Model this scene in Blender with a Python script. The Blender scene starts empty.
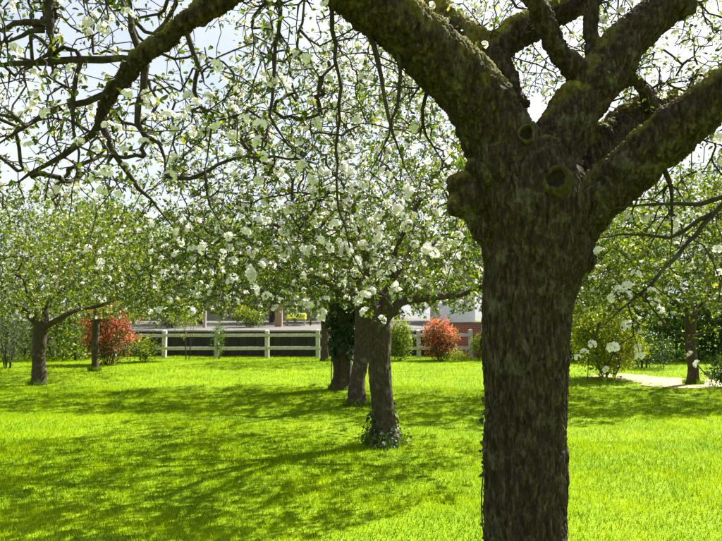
import bpy, bmesh, math, random
import numpy as np
from mathutils import Vector, noise

# ------------------------------------------------------------------ camera, sky, sun, exposure
scene = bpy.context.scene
COL = scene.collection
F_PX, CX, CY, HORIZON = 640.0, 361.0, 270.5, 318.0
CAM_Z = 1.6
PITCH = math.atan((HORIZON - CY) / F_PX)
cam_data = bpy.data.cameras.new('camera')
cam = bpy.data.objects.new('camera', cam_data)
COL.objects.link(cam)
cam.location = (0, 0, CAM_Z)
cam.rotation_euler = (math.pi / 2 + PITCH, 0, 0)
cam_data.sensor_width = 36.0
cam_data.lens = 36.0 * F_PX / 722.0
cam_data.clip_start = 0.05
cam_data.clip_end = 2000.0
cam_data.dof.use_dof = True
cam_data.dof.focus_distance = 4.0
cam_data.dof.aperture_fstop = 5.6
scene.camera = cam

SUN_AZ, SUN_EL = math.radians(47), math.radians(46)     # azimuth to the right of the view direction (+Y)
SUN_DIR = Vector((math.sin(SUN_AZ) * math.cos(SUN_EL), math.cos(SUN_AZ) * math.cos(SUN_EL), math.sin(SUN_EL)))
world = bpy.data.worlds.new('World')
scene.world = world
world.use_nodes = True
wn = world.node_tree
for n in list(wn.nodes):
    wn.nodes.remove(n)
w_out = wn.nodes.new('ShaderNodeOutputWorld')
w_bg = wn.nodes.new('ShaderNodeBackground')
w_sky = wn.nodes.new('ShaderNodeTexSky')
w_sky.sky_type = 'NISHITA'
w_sky.sun_disc = False
w_sky.sun_elevation = SUN_EL
w_sky.sun_rotation = SUN_AZ
w_sky.altitude = 50
w_sky.air_density = 1.0
w_sky.dust_density = 3.0
w_sky.ozone_density = 1.0
w_bg.inputs['Strength'].default_value = 0.053
w_tc = wn.nodes.new('ShaderNodeTexCoord')          # thin bright high cloud over the whole sky
w_no = wn.nodes.new('ShaderNodeTexNoise')
w_no.inputs['Scale'].default_value = 3.5
w_no.inputs['Detail'].default_value = 6
w_rp = wn.nodes.new('ShaderNodeMapRange')
w_rp.inputs['From Min'].default_value = 0.35
w_rp.inputs['From Max'].default_value = 0.62
w_rp.inputs['To Min'].default_value = 0.45
w_rp.inputs['To Max'].default_value = 0.95
w_mx = wn.nodes.new('ShaderNodeMix')
w_mx.data_type = 'RGBA'
w_mx.inputs[7].default_value = (5.0, 5.25, 5.5, 1)
wn.links.new(w_tc.outputs['Generated'], w_no.inputs['Vector'])
wn.links.new(w_no.outputs[0], w_rp.inputs['Value'])
wn.links.new(w_rp.outputs[0], w_mx.inputs[0])
wn.links.new(w_sky.outputs[0], w_mx.inputs[6])
wn.links.new(w_mx.outputs[2], w_bg.inputs['Color'])
wn.links.new(w_bg.outputs[0], w_out.inputs['Surface'])

sun_data = bpy.data.lights.new('sun', 'SUN')
sun_data.energy = 5.0
sun_data.angle = math.radians(0.53)
sun_data.color = (1.0, 0.95, 0.86)
sun = bpy.data.objects.new('sun', sun_data)
COL.objects.link(sun)
sun.location = (20, 30, 30)
sun.rotation_euler = SUN_DIR.to_track_quat('Z', 'Y').to_euler()

vs = scene.view_settings
vs.view_transform = 'Standard'
vs.look = 'None'
vs.exposure = 1.95
vs.gamma = 1.0
vs.use_curve_mapping = False
scene.cycles.max_bounces = 8
scene.cycles.diffuse_bounces = 3
scene.cycles.transmission_bounces = 5
scene.cycles.transparent_max_bounces = 6

SEED = 7
rng = np.random.default_rng(SEED)
random.seed(SEED)


def P(px, py, D):
    """world point seen at photo pixel (px, py) at ground distance D in front of the camera"""
    u, v = (px - CX) / F_PX, (CY - py) / F_PX
    dy = math.cos(PITCH) - v * math.sin(PITCH)
    dz = math.sin(PITCH) + v * math.cos(PITCH)
    t = D / dy
    return np.array((u * t, D, CAM_Z + dz * t))


def GX(px, D):
    return (px - CX) / F_PX * D


# ------------------------------------------------------------------ materials
MATS = {}


def mat_new(name):
    m = bpy.data.materials.new(name)
    m.use_nodes = True
    nt = m.node_tree
    for n in list(nt.nodes):
        nt.nodes.remove(n)
    MATS[name] = m
    return m, nt


def N(nt, kind, **kw):
    n = nt.nodes.new(kind)
    for k, v in kw.items():
        if k in n.inputs:
            n.inputs[k].default_value = v
        else:
            setattr(n, k, v)
    return n


def ramp(nt, stops):
    r = nt.nodes.new('ShaderNodeValToRGB')
    el = r.color_ramp.elements
    while len(el) < len(stops):
        el.new(0.5)
    for e, (p, c) in zip(el, stops):
        e.position = p
        e.color = (c[0], c[1], c[2], 1) if len(c) == 3 else c
    return r


def leaf_material(name, trans=0.5, rough=0.45, spec=0.35, tint=(1.15, 1.1, 0.5)):
    m, nt = mat_new(name)
    out = N(nt, 'ShaderNodeOutputMaterial')
    at = N(nt, 'ShaderNodeAttribute', attribute_name='col')
    pr = N(nt, 'ShaderNodeBsdfPrincipled')
    pr.inputs['Roughness'].default_value = rough
    pr.inputs['Specular IOR Level'].default_value = spec
    mul = N(nt, 'ShaderNodeMix', data_type='RGBA', blend_type='MULTIPLY')
    mul.inputs[0].default_value = 1.0
    mul.inputs[7].default_value = (*tint, 1)
    tr = N(nt, 'ShaderNodeBsdfTranslucent')
    mx = N(nt, 'ShaderNodeMixShader')
    mx.inputs[0].default_value = trans
    nt.links.new(at.outputs['Color'], pr.inputs['Base Color'])
    nt.links.new(at.outputs['Color'], mul.inputs[6])
    nt.links.new(mul.outputs[2], tr.inputs['Color'])
    nt.links.new(pr.outputs[0], mx.inputs[1])
    nt.links.new(tr.outputs[0], mx.inputs[2])
    nt.links.new(mx.outputs[0], out.inputs['Surface'])
    return m


def bark_material(name, dark, mid, light, moss=(0.27, 0.25, 0.02), moss_amt=0.6, lichen=0.4, scale=1.0, zsq=0.3, bump=0.8, mossy=False):
    m, nt = mat_new(name)
    L = nt.links
    out = N(nt, 'ShaderNodeOutputMaterial')
    pr = N(nt, 'ShaderNodeBsdfPrincipled')
    pr.inputs['Roughness'].default_value = 0.9
    pr.inputs['Specular IOR Level'].default_value = 0.15
    tc = N(nt, 'ShaderNodeTexCoord')
    mp = N(nt, 'ShaderNodeMapping')
    mp.inputs['Scale'].default_value = (1, 1, zsq)
    L.new(tc.outputs['Object'], mp.inputs['Vector'])
    n1 = N(nt, 'ShaderNodeTexNoise')
    n1.inputs['Scale'].default_value = 44 * scale
    n1.inputs['Detail'].default_value = 8
    n1.inputs['Roughness'].default_value = 0.72
    L.new(mp.outputs[0], n1.inputs['Vector'])
    vo = N(nt, 'ShaderNodeTexVoronoi', feature='DISTANCE_TO_EDGE')
    vo.inputs['Scale'].default_value = 34 * scale
    wv = N(nt, 'ShaderNodeMix', data_type='VECTOR')
    wv.inputs[0].default_value = 0.06
    L.new(mp.outputs[0], wv.inputs[4])
    L.new(n1.outputs['Color'], wv.inputs[5])
    L.new(wv.outputs[1], vo.inputs['Vector'])
    r1 = ramp(nt, [(0.25, dark), (0.5, mid), (0.75, light)])
    L.new(n1.outputs[0], r1.inputs[0])
    crack = N(nt, 'ShaderNodeMapRange')
    crack.inputs['From Max'].default_value = 0.12
    L.new(vo.outputs['Distance'], crack.inputs['Value'])
    # lichen
    n2 = N(nt, 'ShaderNodeTexNoise')
    n2.inputs['Scale'].default_value = 7 * scale
    n2.inputs['Detail'].default_value = 6
    n2.inputs['Roughness'].default_value = 0.7
    L.new(tc.outputs['Object'], n2.inputs['Vector'])
    lr = ramp(nt, [(0.55, (0, 0, 0)), (0.66, (lichen, lichen, lichen))])
    L.new(n2.outputs[0], lr.inputs[0])
    mixl = N(nt, 'ShaderNodeMix', data_type='RGBA')
    L.new(lr.outputs[0], mixl.inputs[0])
    L.new(r1.outputs[0], mixl.inputs[6])
    mixl.inputs[7].default_value = (0.2, 0.21, 0.13, 1)
    # moss grows on the upper sides
    ma = N(nt, 'ShaderNodeAttribute', attribute_name='moss')
    n3 = N(nt, 'ShaderNodeTexNoise')
    n3.inputs['Scale'].default_value = 38 * scale
    n3.inputs['Detail'].default_value = 6
    n3.inputs['Roughness'].default_value = 0.7
    L.new(tc.outputs['Object'], n3.inputs['Vector'])
    mf = N(nt, 'ShaderNodeMapRange')
    mf.inputs['From Min'].default_value = 0.3
    mf.inputs['From Max'].default_value = 0.62
    mf.inputs['To Min'].default_value = 0.25
    L.new(n3.outputs[0], mf.inputs['Value'])
    mr = N(nt, 'ShaderNodeMath', operation='MULTIPLY')
    L.new(ma.outputs['Fac'], mr.inputs[0])
    L.new(mf.outputs[0], mr.inputs[1])
    m2 = N(nt, 'ShaderNodeMath', operation='MULTIPLY')
    m2.inputs[1].default_value = moss_amt
    L.new(mr.outputs[0], m2.inputs[0])
    mr = m2
    mixm = N(nt, 'ShaderNodeMix', data_type='RGBA')
    L.new(mr.outputs[0], mixm.inputs[0])
    L.new(mixl.outputs[2], mixm.inputs[6])
    mixm.inputs[7].default_value = (*moss, 1)
    L.new(mixm.outputs[2], pr.inputs['Base Color'])
    b1 = N(nt, 'ShaderNodeBump')
    b1.inputs['Strength'].default_value = bump * 0.5
    b1.inputs['Distance'].default_value = 0.012
    L.new(crack.outputs[0], b1.inputs['Height'])
    b2 = N(nt, 'ShaderNodeBump')
    b2.inputs['Strength'].default_value = bump
    b2.inputs['Distance'].default_value = 0.016
    L.new(n1.outputs[0], b2.inputs['Height'])
    L.new(b1.outputs[0], b2.inputs['Normal'])
    L.new(b2.outputs[0], pr.inputs['Normal'])
    L.new(pr.outputs[0], out.inputs['Surface'])
    return m


def plain_material(name, c1, c2, scale=6.0, rough=0.8, bump=0.2, stretch=(1, 1, 1), spec=0.3):
    m, nt = mat_new(name)
    L = nt.links
    out = N(nt, 'ShaderNodeOutputMaterial')
    pr = N(nt, 'ShaderNodeBsdfPrincipled')
    pr.inputs['Roughness'].default_value = rough
    pr.inputs['Specular IOR Level'].default_value = spec
    tc = N(nt, 'ShaderNodeTexCoord')
    mp = N(nt, 'ShaderNodeMapping')
    mp.inputs['Scale'].default_value = stretch
    L.new(tc.outputs['Object'], mp.inputs[0])
    n1 = N(nt, 'ShaderNodeTexNoise')
    n1.inputs['Scale'].default_value = scale
    n1.inputs['Detail'].default_value = 8
    n1.inputs['Roughness'].default_value = 0.65
    L.new(mp.outputs[0], n1.inputs['Vector'])
    r = ramp(nt, [(0.3, c1), (0.7, c2)])
    L.new(n1.outputs[0], r.inputs[0])
    L.new(r.outputs[0], pr.inputs['Base Color'])
    b = N(nt, 'ShaderNodeBump')
    b.inputs['Strength'].default_value = bump
    b.inputs['Distance'].default_value = 0.02
    L.new(n1.outputs[0], b.inputs['Height'])
    L.new(b.outputs[0], pr.inputs['Normal'])
    L.new(pr.outputs[0], out.inputs['Surface'])
    return m


def brick_material(name):
    m, nt = mat_new(name)
    L = nt.links
    out = N(nt, 'ShaderNodeOutputMaterial')
    pr = N(nt, 'ShaderNodeBsdfPrincipled')
    pr.inputs['Roughness'].default_value = 0.85
    tc = N(nt, 'ShaderNodeTexCoord')
    mp = N(nt, 'ShaderNodeMapping')
    mp.inputs['Rotation'].default_value = (math.pi / 2, 0, 0)
    L.new(tc.outputs['Object'], mp.inputs[0])
    b = N(nt, 'ShaderNodeTexBrick')
    b.inputs['Color1'].default_value = (0.30, 0.05, 0.035, 1)
    b.inputs['Color2'].default_value = (0.22, 0.04, 0.03, 1)
    b.inputs['Mortar'].default_value = (0.30, 0.24, 0.2, 1)
    b.inputs['Scale'].default_value = 1.0
    b.inputs['Brick Width'].default_value = 0.225
    b.inputs['Row Height'].default_value = 0.075
    b.inputs['Mortar Size'].default_value = 0.008
    L.new(mp.outputs[0], b.inputs['Vector'])
    L.new(b.outputs[0], pr.inputs['Base Color'])
    L.new(pr.outputs[0], out.inputs['Surface'])
    return m


M_LEAF = leaf_material('apple_leaf', 0.5)
M_PETAL = leaf_material('petal', 0.34, 0.6, 0.2, (1.0, 1.0, 1.0))
M_GRASS = leaf_material('grass_blade', 0.5, 0.8, 0.0, (1.15, 1.12, 0.15))
M_SHRUB = leaf_material('shrub_leaf', 0.45)
M_IVY = leaf_material('ivy_leaf', 0.2, 0.55, 0.2)
M_BARK = bark_material('apple_bark', (0.005, 0.0032, 0.002), (0.038, 0.027, 0.017), (0.15, 0.117, 0.076), moss_amt=0.95, lichen=0.3, zsq=0.28)
M_BARK2 = bark_material('apple_bark_far', (0.018, 0.013, 0.008), (0.055, 0.042, 0.027), (0.12, 0.098, 0.065), moss_amt=0.25, lichen=0.5)
M_TWIG = bark_material('twig_bark', (0.014, 0.011, 0.008), (0.035, 0.028, 0.02), (0.08, 0.067, 0.05), moss_amt=0.1, lichen=0.25, zsq=1.0, bump=0.3)
M_WHITEWOOD = plain_material('weathered_white_paint', (0.3, 0.29, 0.24), (0.56, 0.54, 0.47), 9, 0.7, 0.3, (1, 1, 1))
M_BOARD = plain_material('dark_board', (0.012, 0.012, 0.009), (0.034, 0.032, 0.024), 10, 0.95, 0.3, (1, 1, 0.2))
M_COPING = plain_material('grey_stone', (0.12, 0.115, 0.1), (0.2, 0.195, 0.18), 8, 0.9, 0.3)
M_GRAVEL = plain_material('gravel', (0.07, 0.068, 0.06), (0.14, 0.13, 0.115), 30, 0.95, 0.5)
M_DIRT = plain_material('pale_path', (0.26, 0.23, 0.1), (0.42, 0.37, 0.2), 12, 0.95, 0.5)
M_RENDER = plain_material('cream_render', (0.36, 0.33, 0.27), (0.46, 0.43, 0.37), 5, 0.9, 0.15)
M_WHITE = plain_material('white_render', (0.68, 0.69, 0.7), (0.8, 0.8, 0.8), 4, 0.85, 0.1)
M_SLATE = plain_material('slate_roof', (0.09, 0.09, 0.1), (0.19, 0.185, 0.18), 14, 0.7, 0.3)
M_WOOD = plain_material('tan_wood', (0.2, 0.14, 0.08), (0.34, 0.25, 0.15), 8, 0.8, 0.3, (4, 4, 0.6))
M_GREYWOOD = plain_material('grey_wood', (0.22, 0.2, 0.17), (0.4, 0.37, 0.32), 8, 0.85, 0.3, (4, 4, 0.6))
M_YELLOW = plain_material('lime_cushion', (0.5, 0.55, 0.03), (0.6, 0.62, 0.06), 5, 0.8, 0.1)
M_CUT = plain_material('cut_wood', (0.012, 0.009, 0.006), (0.05, 0.036, 0.022), 40, 0.95, 0.6)
M_BRICK = brick_material('red_brick')
m, nt = mat_new('window_glass')
_o = N(nt, 'ShaderNodeOutputMaterial')
_p = N(nt, 'ShaderNodeBsdfPrincipled')
_p.inputs['Base Color'].default_value = (0.02, 0.025, 0.03, 1)
_p.inputs['Roughness'].default_value = 0.08
nt.links.new(_p.outputs[0], _o.inputs[0])
M_GLASS = m


def lawn_material():
    m, nt = mat_new('lawn_ground')
    L = nt.links
    out = N(nt, 'ShaderNodeOutputMaterial')
    pr = N(nt, 'ShaderNodeBsdfPrincipled')
    pr.inputs['Roughness'].default_value = 0.95
    pr.inputs['Specular IOR Level'].default_value = 0.1
    tc = N(nt, 'ShaderNodeTexCoord')
    n1 = N(nt, 'ShaderNodeTexNoise')
    n1.inputs['Scale'].default_value = 0.7
    n1.inputs['Detail'].default_value = 9
    n1.inputs['Roughness'].default_value = 0.7
    L.new(tc.outputs['Object'], n1.inputs['Vector'])
    r = ramp(nt, [(0.3, (0.085, 0.165, 0.0003)), (0.55, (0.145, 0.225, 0.0003)), (0.75, (0.2, 0.26, 0.0006))])
    L.new(n1.outputs[0], r.inputs[0])
    L.new(r.outputs[0], pr.inputs['Base Color'])
    n2 = N(nt, 'ShaderNodeTexNoise')
    n2.inputs['Scale'].default_value = 40
    n2.inputs['Detail'].default_value = 4
    L.new(tc.outputs['Object'], n2.inputs['Vector'])
    b = N(nt, 'ShaderNodeBump')
    b.inputs['Strength'].default_value = 0.6
    b.inputs['Distance'].default_value = 0.05
    L.new(n2.outputs[0], b.inputs['Height'])
    L.new(b.outputs[0], pr.inputs['Normal'])
    L.new(pr.outputs[0], out.inputs['Surface'])
    return m


M_LAWN = lawn_material()


# ------------------------------------------------------------------ object helpers
def tag(o, label=None, cat=None, group=None, kind=None):
    if label: o['label'] = label
    if cat: o['category'] = cat
    if group: o['group'] = group
    if kind: o['kind'] = kind
    return o


def empty(name, loc, label=None, cat=None, group=None):
    o = bpy.data.objects.new(name, None)
    COL.objects.link(o)
    o.location = loc
    o.empty_display_size = 0.1
    return tag(o, label, cat, group)


def mesh_np(name, verts, faces, mat=None, col=None, smooth=False):
    """faces: list of int arrays (n,3) / (n,4)"""
    me = bpy.data.meshes.new(name)
    verts = np.asarray(verts, dtype=np.float32)
    faces = [np.asarray(f, dtype=np.int32) for f in faces if len(f)]
    me.vertices.add(len(verts))
    me.vertices.foreach_set('co', verts.ravel())
    nl = sum(f.size for f in faces)
    npoly = sum(len(f) for f in faces)
    me.loops.add(nl)
    me.polygons.add(npoly)
    me.loops.foreach_set('vertex_index', np.concatenate([f.ravel() for f in faces]))
    tot = np.concatenate([np.full(len(f), f.shape[1], dtype=np.int32) for f in faces])
    start = np.concatenate(([0], np.cumsum(tot)[:-1])).astype(np.int32)
    me.polygons.foreach_set('loop_start', start)
    me.polygons.foreach_set('loop_total', tot)
    if smooth:
        me.polygons.foreach_set('use_smooth', np.ones(npoly, dtype=bool))
    if col is not None:
        a = me.attributes.new('col', 'FLOAT_COLOR', 'POINT')
        c = np.ones((len(verts), 4), dtype=np.float32)
        c[:, :3] = col
        a.data.foreach_set('color', c.ravel())
    if mat:
        me.materials.append(mat)
    me.update(calc_edges=True)
    return me


def obj(name, me, parent=None, loc=(0, 0, 0)):
    o = bpy.data.objects.new(name, me)
    COL.objects.link(o)
    o.parent = parent
    o.location = loc
    return o


class MB:
    """collects boxes and prisms into one mesh"""
    def __init__(self):
        self.v, self.f = [], []

    def box(self, a, b):
        x0, y0, z0 = a
        x1, y1, z1 = b
        n = len(self.v)
        self.v += [(x0, y0, z0), (x1, y0, z0), (x1, y1, z0), (x0, y1, z0), (x0, y0, z1), (x1, y0, z1), (x1, y1, z1), (x0, y1, z1)]
        self.f += [tuple(n + i for i in q) for q in ((3, 2, 1, 0), (4, 5, 6, 7), (0, 1, 5, 4), (1, 2, 6, 5), (2, 3, 7, 6), (3, 0, 4, 7))]
        return self

    def poly(self, pts, faces):
        n = len(self.v)
        self.v += [tuple(p) for p in pts]
        self.f += [tuple(n + i for i in q) for q in faces]
        return self

    def mesh(self, name, mat, bevel=0.0):
        bm = bmesh.new()
        vs_ = [bm.verts.new(v) for v in self.v]
        for q in self.f:
            bm.faces.new([vs_[i] for i in q])
        if bevel:
            bmesh.ops.bevel(bm, geom=bm.edges[:], offset=bevel, segments=1, affect='EDGES')
        bmesh.ops.recalc_face_normals(bm, faces=bm.faces[:])
        me = bpy.data.meshes.new(name)
        bm.to_mesh(me)
        bm.free()
        me.materials.append(mat)
        return me

    def build(self, name, mat, parent=None, loc=(0, 0, 0), bevel=0.0):
        return obj(name, self.mesh(name, mat, bevel), parent, loc)


def norm(v):
    return v / (np.linalg.norm(v, axis=-1, keepdims=True) + 1e-12)


def tube_arrays(polys, caps=False):
    """polys: list of (pts (n,3), radii (n,), sides) -> verts, quads, tris"""
    V, Q, T = [], [], []
    base = 0
    for pts, rad, sides in polys:
        pts = np.asarray(pts, float)
        rad = np.asarray(rad, float)
        n = len(pts)
        t = norm(np.gradient(pts, axis=0))
        ref = np.array((0.13, 0.31, 0.94)) if abs(t[0] @ np.array((0.13, 0.31, 0.94))) < 0.9 else np.array((0.9, 0.3, 0.1))
        u = norm(np.cross(t[0], ref))
        us = [u]
        for i in range(1, n):
            u = u - (u @ t[i]) * t[i]
            u = u / (np.linalg.norm(u) + 1e-9)
            us.append(u)
        us = np.array(us)
        ws = np.cross(t, us)
        ang = np.linspace(0, 2 * math.pi, sides, endpoint=False)
        ring = pts[:, None, :] + rad[:, None, None] * (np.cos(ang)[None, :, None] * us[:, None, :] + np.sin(ang)[None, :, None] * ws[:, None, :])
        V.append(ring.reshape(-1, 3))
        i = np.arange(n - 1)[:, None] * sides
        j = np.arange(sides)[None, :]
        jn = (j + 1) % sides
        q = np.stack([i + j, i + jn, i + sides + jn, i + sides + j], axis=-1).reshape(-1, 4) + base
        Q.append(q)
        cnt = n * sides
        if caps:
            V.append(np.array([pts[0] - t[0] * rad[0] * 0.5, pts[-1] + t[-1] * rad[-1] * 0.5]))
            a, b = base + cnt, base + cnt + 1
            j = np.arange(sides)
            jn = (j + 1) % sides
            T.append(np.stack([np.full(sides, a), base + jn, base + j], axis=-1))
            k = base + (n - 1) * sides
            T.append(np.stack([np.full(sides, b), k + j, k + jn], axis=-1))
            cnt += 2
        base += cnt
    return np.concatenate(V), np.concatenate(Q), (np.concatenate(T) if T else np.zeros((0, 3), int))


def catmull(pts, step):
    pts = np.asarray(pts, float)
    p = np.vstack([2 * pts[0] - pts[1], pts, 2 * pts[-1] - pts[-2]])
    out = []
    for i in range(1, len(p) - 2):
        L = np.linalg.norm(p[i + 1, :3] - p[i, :3])
        n = max(2, int(L / step))
        for t in np.linspace(0, 1, n, endpoint=False):
            a, b, c, d = p[i - 1], p[i], p[i + 1], p[i + 2]
            out.append(0.5 * (2 * b + (c - a) * t + (2 * a - 5 * b + 4 * c - d) * t * t + (3 * b - a - 3 * c + d) * t ** 3))
    out.append(p[-2])
    return np.array(out)


# ------------------------------------------------------------------ tree skeletons
class Skel:
    def __init__(self, cap=60000):
        self.p = np.zeros((cap, 3))
        self.d = np.zeros((cap, 3))
        self.r = np.zeros(cap)
        self.par = np.full(cap, -1, int)
        self.fixed = np.zeros(cap, bool)
        self.grow_ok = np.zeros(cap, bool)
        self.n = 0
        self.paths = []

    def add_fixed(self, pts, rad, grow=True):
        """a hand-laid branch; pts (n,3)"""
        n = len(pts)
        s = slice(self.n, self.n + n)
        self.p[s] = pts
        self.d[s] = norm(np.gradient(np.asarray(pts, float), axis=0))
        self.r[s] = rad
        self.par[s] = np.arange(self.n - 1, self.n + n - 1)
        self.par[self.n] = -1
        self.fixed[s] = True
        self.grow_ok[s] = grow
        self.n += n

    def grow(self, targets, rg, arch=0.15, droop=0.1, step=0.11, wander=0.02, r_tip=0.0022, r_max=0.05):
        t0 = self.n
        ok = np.where(self.grow_ok[:self.n])[0]
        d0 = np.array([np.min(np.linalg.norm(self.p[ok] - t, axis=1)) for t in targets])
        for ti in np.argsort(d0):
            t = targets[ti]
            idx = self.grow_ok[:self.n]
            dv = t - self.p[:self.n]
            dist = np.linalg.norm(dv, axis=1) + 1e-6
            cosang = np.einsum('ij,ij->i', dv, self.d[:self.n]) / dist
            cost = dist * (1.45 - 0.45 * cosang) + np.where(idx, 0, 1e6) + np.where(self.r[:self.n] > 0.05, 0.12, 0)
            k = int(np.argmin(cost))
            L = dist[k]
            if L < 0.06:
                continue
            a = self.p[k]
            side = rg.normal(size=3)
            side /= np.linalg.norm(side)
            c = a + 0.45 * L * norm(self.d[k] * 0.7 + dv[k] / L + side * 0.5) + np.array((0, 0, arch * L))
            n = max(2, int(L / step + 0.5))
            s = np.linspace(0, 1, n + 1)[1:, None]
            pts = (1 - s) ** 2 * a + 2 * s * (1 - s) * c + s * s * t
            pts = pts + rg.normal(size=pts.shape) * wander * np.minimum(1, s * 3)
            pts[:, 2] -= droop * L * (s[:, 0] ** 2)
            m = len(pts)
            sl = slice(self.n, self.n + m)
            self.p[sl] = pts
            allp = np.vstack([a, pts])
            self.d[sl] = norm(np.diff(allp, axis=0))
            self.par[sl] = np.concatenate(([k], np.arange(self.n, self.n + m - 1)))
            self.grow_ok[sl] = True
            self.paths.append((k, self.n, self.n + m))
            self.r[sl] = 0.003
            self.n += m
        acc = np.zeros(self.n)
        e = 2.35
        for i in range(self.n - 1, t0 - 1, -1):
            r = min(r_max, max(r_tip, acc[i] ** (1 / e)))
            k = self.par[i]
            self.r[i] = r
            if k >= 0 and not self.fixed[k]:
                acc[k] += r ** e
        for (k, a, b) in self.paths:
            if self.fixed[k]:
                lim = max(self.r[k] * 0.75, r_tip)
                self.r[a:b] = np.minimum(self.r[a:b], lim)

    def polylines(self, lod=1.0):
        out = []
        for (k, a, b) in self.paths:
            pts = np.vstack([self.p[k], self.p[a:b]])
            rr = np.concatenate(([self.r[a] * 1.1], self.r[a:b]))
            rm = rr[0]
            sides = 3 if rm < 0.006 * lod else (4 if rm < 0.014 * lod else 6)
            out.append((pts, rr, sides))
        return out

    def spurs(self, rg, rmax=0.012, keep=0.8, jitter=0.05):
        i = np.arange(self.n)
        sel = (~self.fixed[:self.n]) & (self.r[:self.n] < rmax) & (rg.random(self.n) < keep)
        i = i[sel]
        off = rg.normal(size=(len(i), 3))
        off = norm(off - (off * self.d[i]).sum(1, keepdims=True) * self.d[i]) * (jitter * (0.4 + rg.random((len(i), 1))))
        return self.p[i] + off, norm(off + np.array((0, 0, 0.02))), self.p[i]


# ------------------------------------------------------------------ leaves and blossom
def leaf_template(w=0.42, fold=0.16, curl=0.1, detailed=True):
    """unit-length leaf along +X, upper side +Z"""
    if detailed:
        v = np.array([(0, 0, 0), (0.32, w * 0.48, fold * 0.8), (0.72, w * 0.38, fold * 0.6), (1, 0, -curl), (0.72, -w * 0.38, fold * 0.6), (0.32, -w * 0.48, fold * 0.8)])
        f = np.array([(0, 3, 2, 1), (0, 5, 4, 3)])
    else:
        v = np.array([(0, 0, 0), (0.45, w * 0.5, fold), (1, 0, -curl), (0.45, -w * 0.5, fold)])
        f = np.array([(0, 2, 1), (0, 3, 2)])
    return v, f


def rand_frames(rg, dirs, tilt_up=0.6):
    """rotation matrices whose X axis is the given direction and Z is broadly up"""
    x = norm(dirs)
    up = norm(np.array((0, 0, 1.0)) * tilt_up + rg.normal(size=x.shape) * 0.5)
    y = norm(np.cross(up, x))
    z = np.cross(x, y)
    return np.stack([x, y, z], axis=-1)      # columns


def place(tv, tf, R, loc, scale):
    n = len(loc)
    v = np.einsum('nij,vj->nvi', R, tv) * scale[:, None, None] + loc[:, None, :]
    f = tf[None] + (np.arange(n) * len(tv))[:, None, None]
    return v.reshape(-1, 3), f.reshape(-1, tf.shape[1])


def flower_cluster(rg, n_fl=5, size=0.0185, spread=0.021, detailed=True):
    """one blossom cluster as (verts, quads, cols): open five-petal flowers round a spur, axis +Z"""
    V, Fq, C = [], [], []
    base = 0
    for i in range(n_fl):
        if i == 0:
            d = np.array((0, 0, 1.0))
        else:
            a = 2 * math.pi * (i + rg.random() * 0.5) / max(1, n_fl - 1)
            d = norm(np.array((math.cos(a), math.sin(a), 0.25 + 0.6 * rg.random())))
        c = d * spread * (0.85 + 0.3 * rg.random())
        ref = norm(np.cross(d, rg.normal(size=3)))
        ref2 = np.cross(d, ref)
        s = size * (0.85 + 0.35 * rg.random())
        cup = 0.15 + 0.5 * rg.random()
        pink = rg.random() ** 2
        off = rg.random() * 6.28
        for k in range(5):
            a = off + 2 * math.pi * k / 5
            r_ = math.cos(a) * ref + math.sin(a) * ref2
            t_ = -math.sin(a) * ref + math.cos(a) * ref2
            w = np.array((0.84, 0.83, 0.85))
            p = np.array((0.84, 0.58, 0.62))
            wp = w * (1 - 0.35 * pink) + p * 0.35 * pink
            if detailed:
                V += [c + 0.06 * s * r_, c + 0.48 * s * r_ + 0.42 * s * t_ + cup * 0.42 * s * d, c + 0.86 * s * r_ + 0.34 * s * t_ + cup * 0.85 * s * d,
                      c + 1.0 * s * r_ + cup * 0.8 * s * d, c + 0.86 * s * r_ - 0.34 * s * t_ + cup * 0.85 * s * d, c + 0.48 * s * r_ - 0.42 * s * t_ + cup * 0.42 * s * d]
                Fq += [[base, base + 1, base + 2, base + 3], [base, base + 3, base + 4, base + 5]]
                base += 6
                C += [np.array((0.78, 0.76, 0.6)), w, wp, wp, wp, w]
            else:
                V += [c + 0.08 * s * r_, c + 0.62 * s * r_ + 0.46 * s * t_ + cup * 0.5 * s * d,
                      c + 1.05 * s * r_ + cup * s * d, c + 0.62 * s * r_ - 0.46 * s * t_ + cup * 0.5 * s * d]
                Fq.append([base, base + 1, base + 2, base + 3])
                base += 4
                C += [np.array((0.78, 0.76, 0.6)), w, wp, w]
        if detailed:     # stalk: a thin three-sided wedge to the spur
            sd = ref * 0.0012
            V += [c, c + sd, sd * 1.2, np.zeros(3)]
            Fq.append([base, base + 1, base + 2, base + 3])
            base += 4
            C += [np.array((0.12, 0.18, 0.04))] * 4
    return np.array(V), np.array(Fq), np.array(C)


CL_RNG = np.random.default_rng(11)
CLUSTERS = [flower_cluster(CL_RNG, n) for n in (7, 6, 8, 7, 6)]
CLUSTERS_MID = [flower_cluster(CL_RNG, n, 0.021, 0.022, False) for n in (6, 5, 7)]
CLUSTERS_FAR = [flower_cluster(CL_RNG, n, 0.028, 0.026, False) for n in (3, 4, 3)]
CLUSTER_MESH = [mesh_np('blossom_cluster', v, [f], M_PETAL, c) for v, f, c in CLUSTERS]


def axis_frames(rg, z):
    z = norm(z)
    x = norm(np.cross(z, rg.normal(size=z.shape)))
    y = np.cross(z, x)
    return np.stack([x, y, z], axis=-1)


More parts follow.
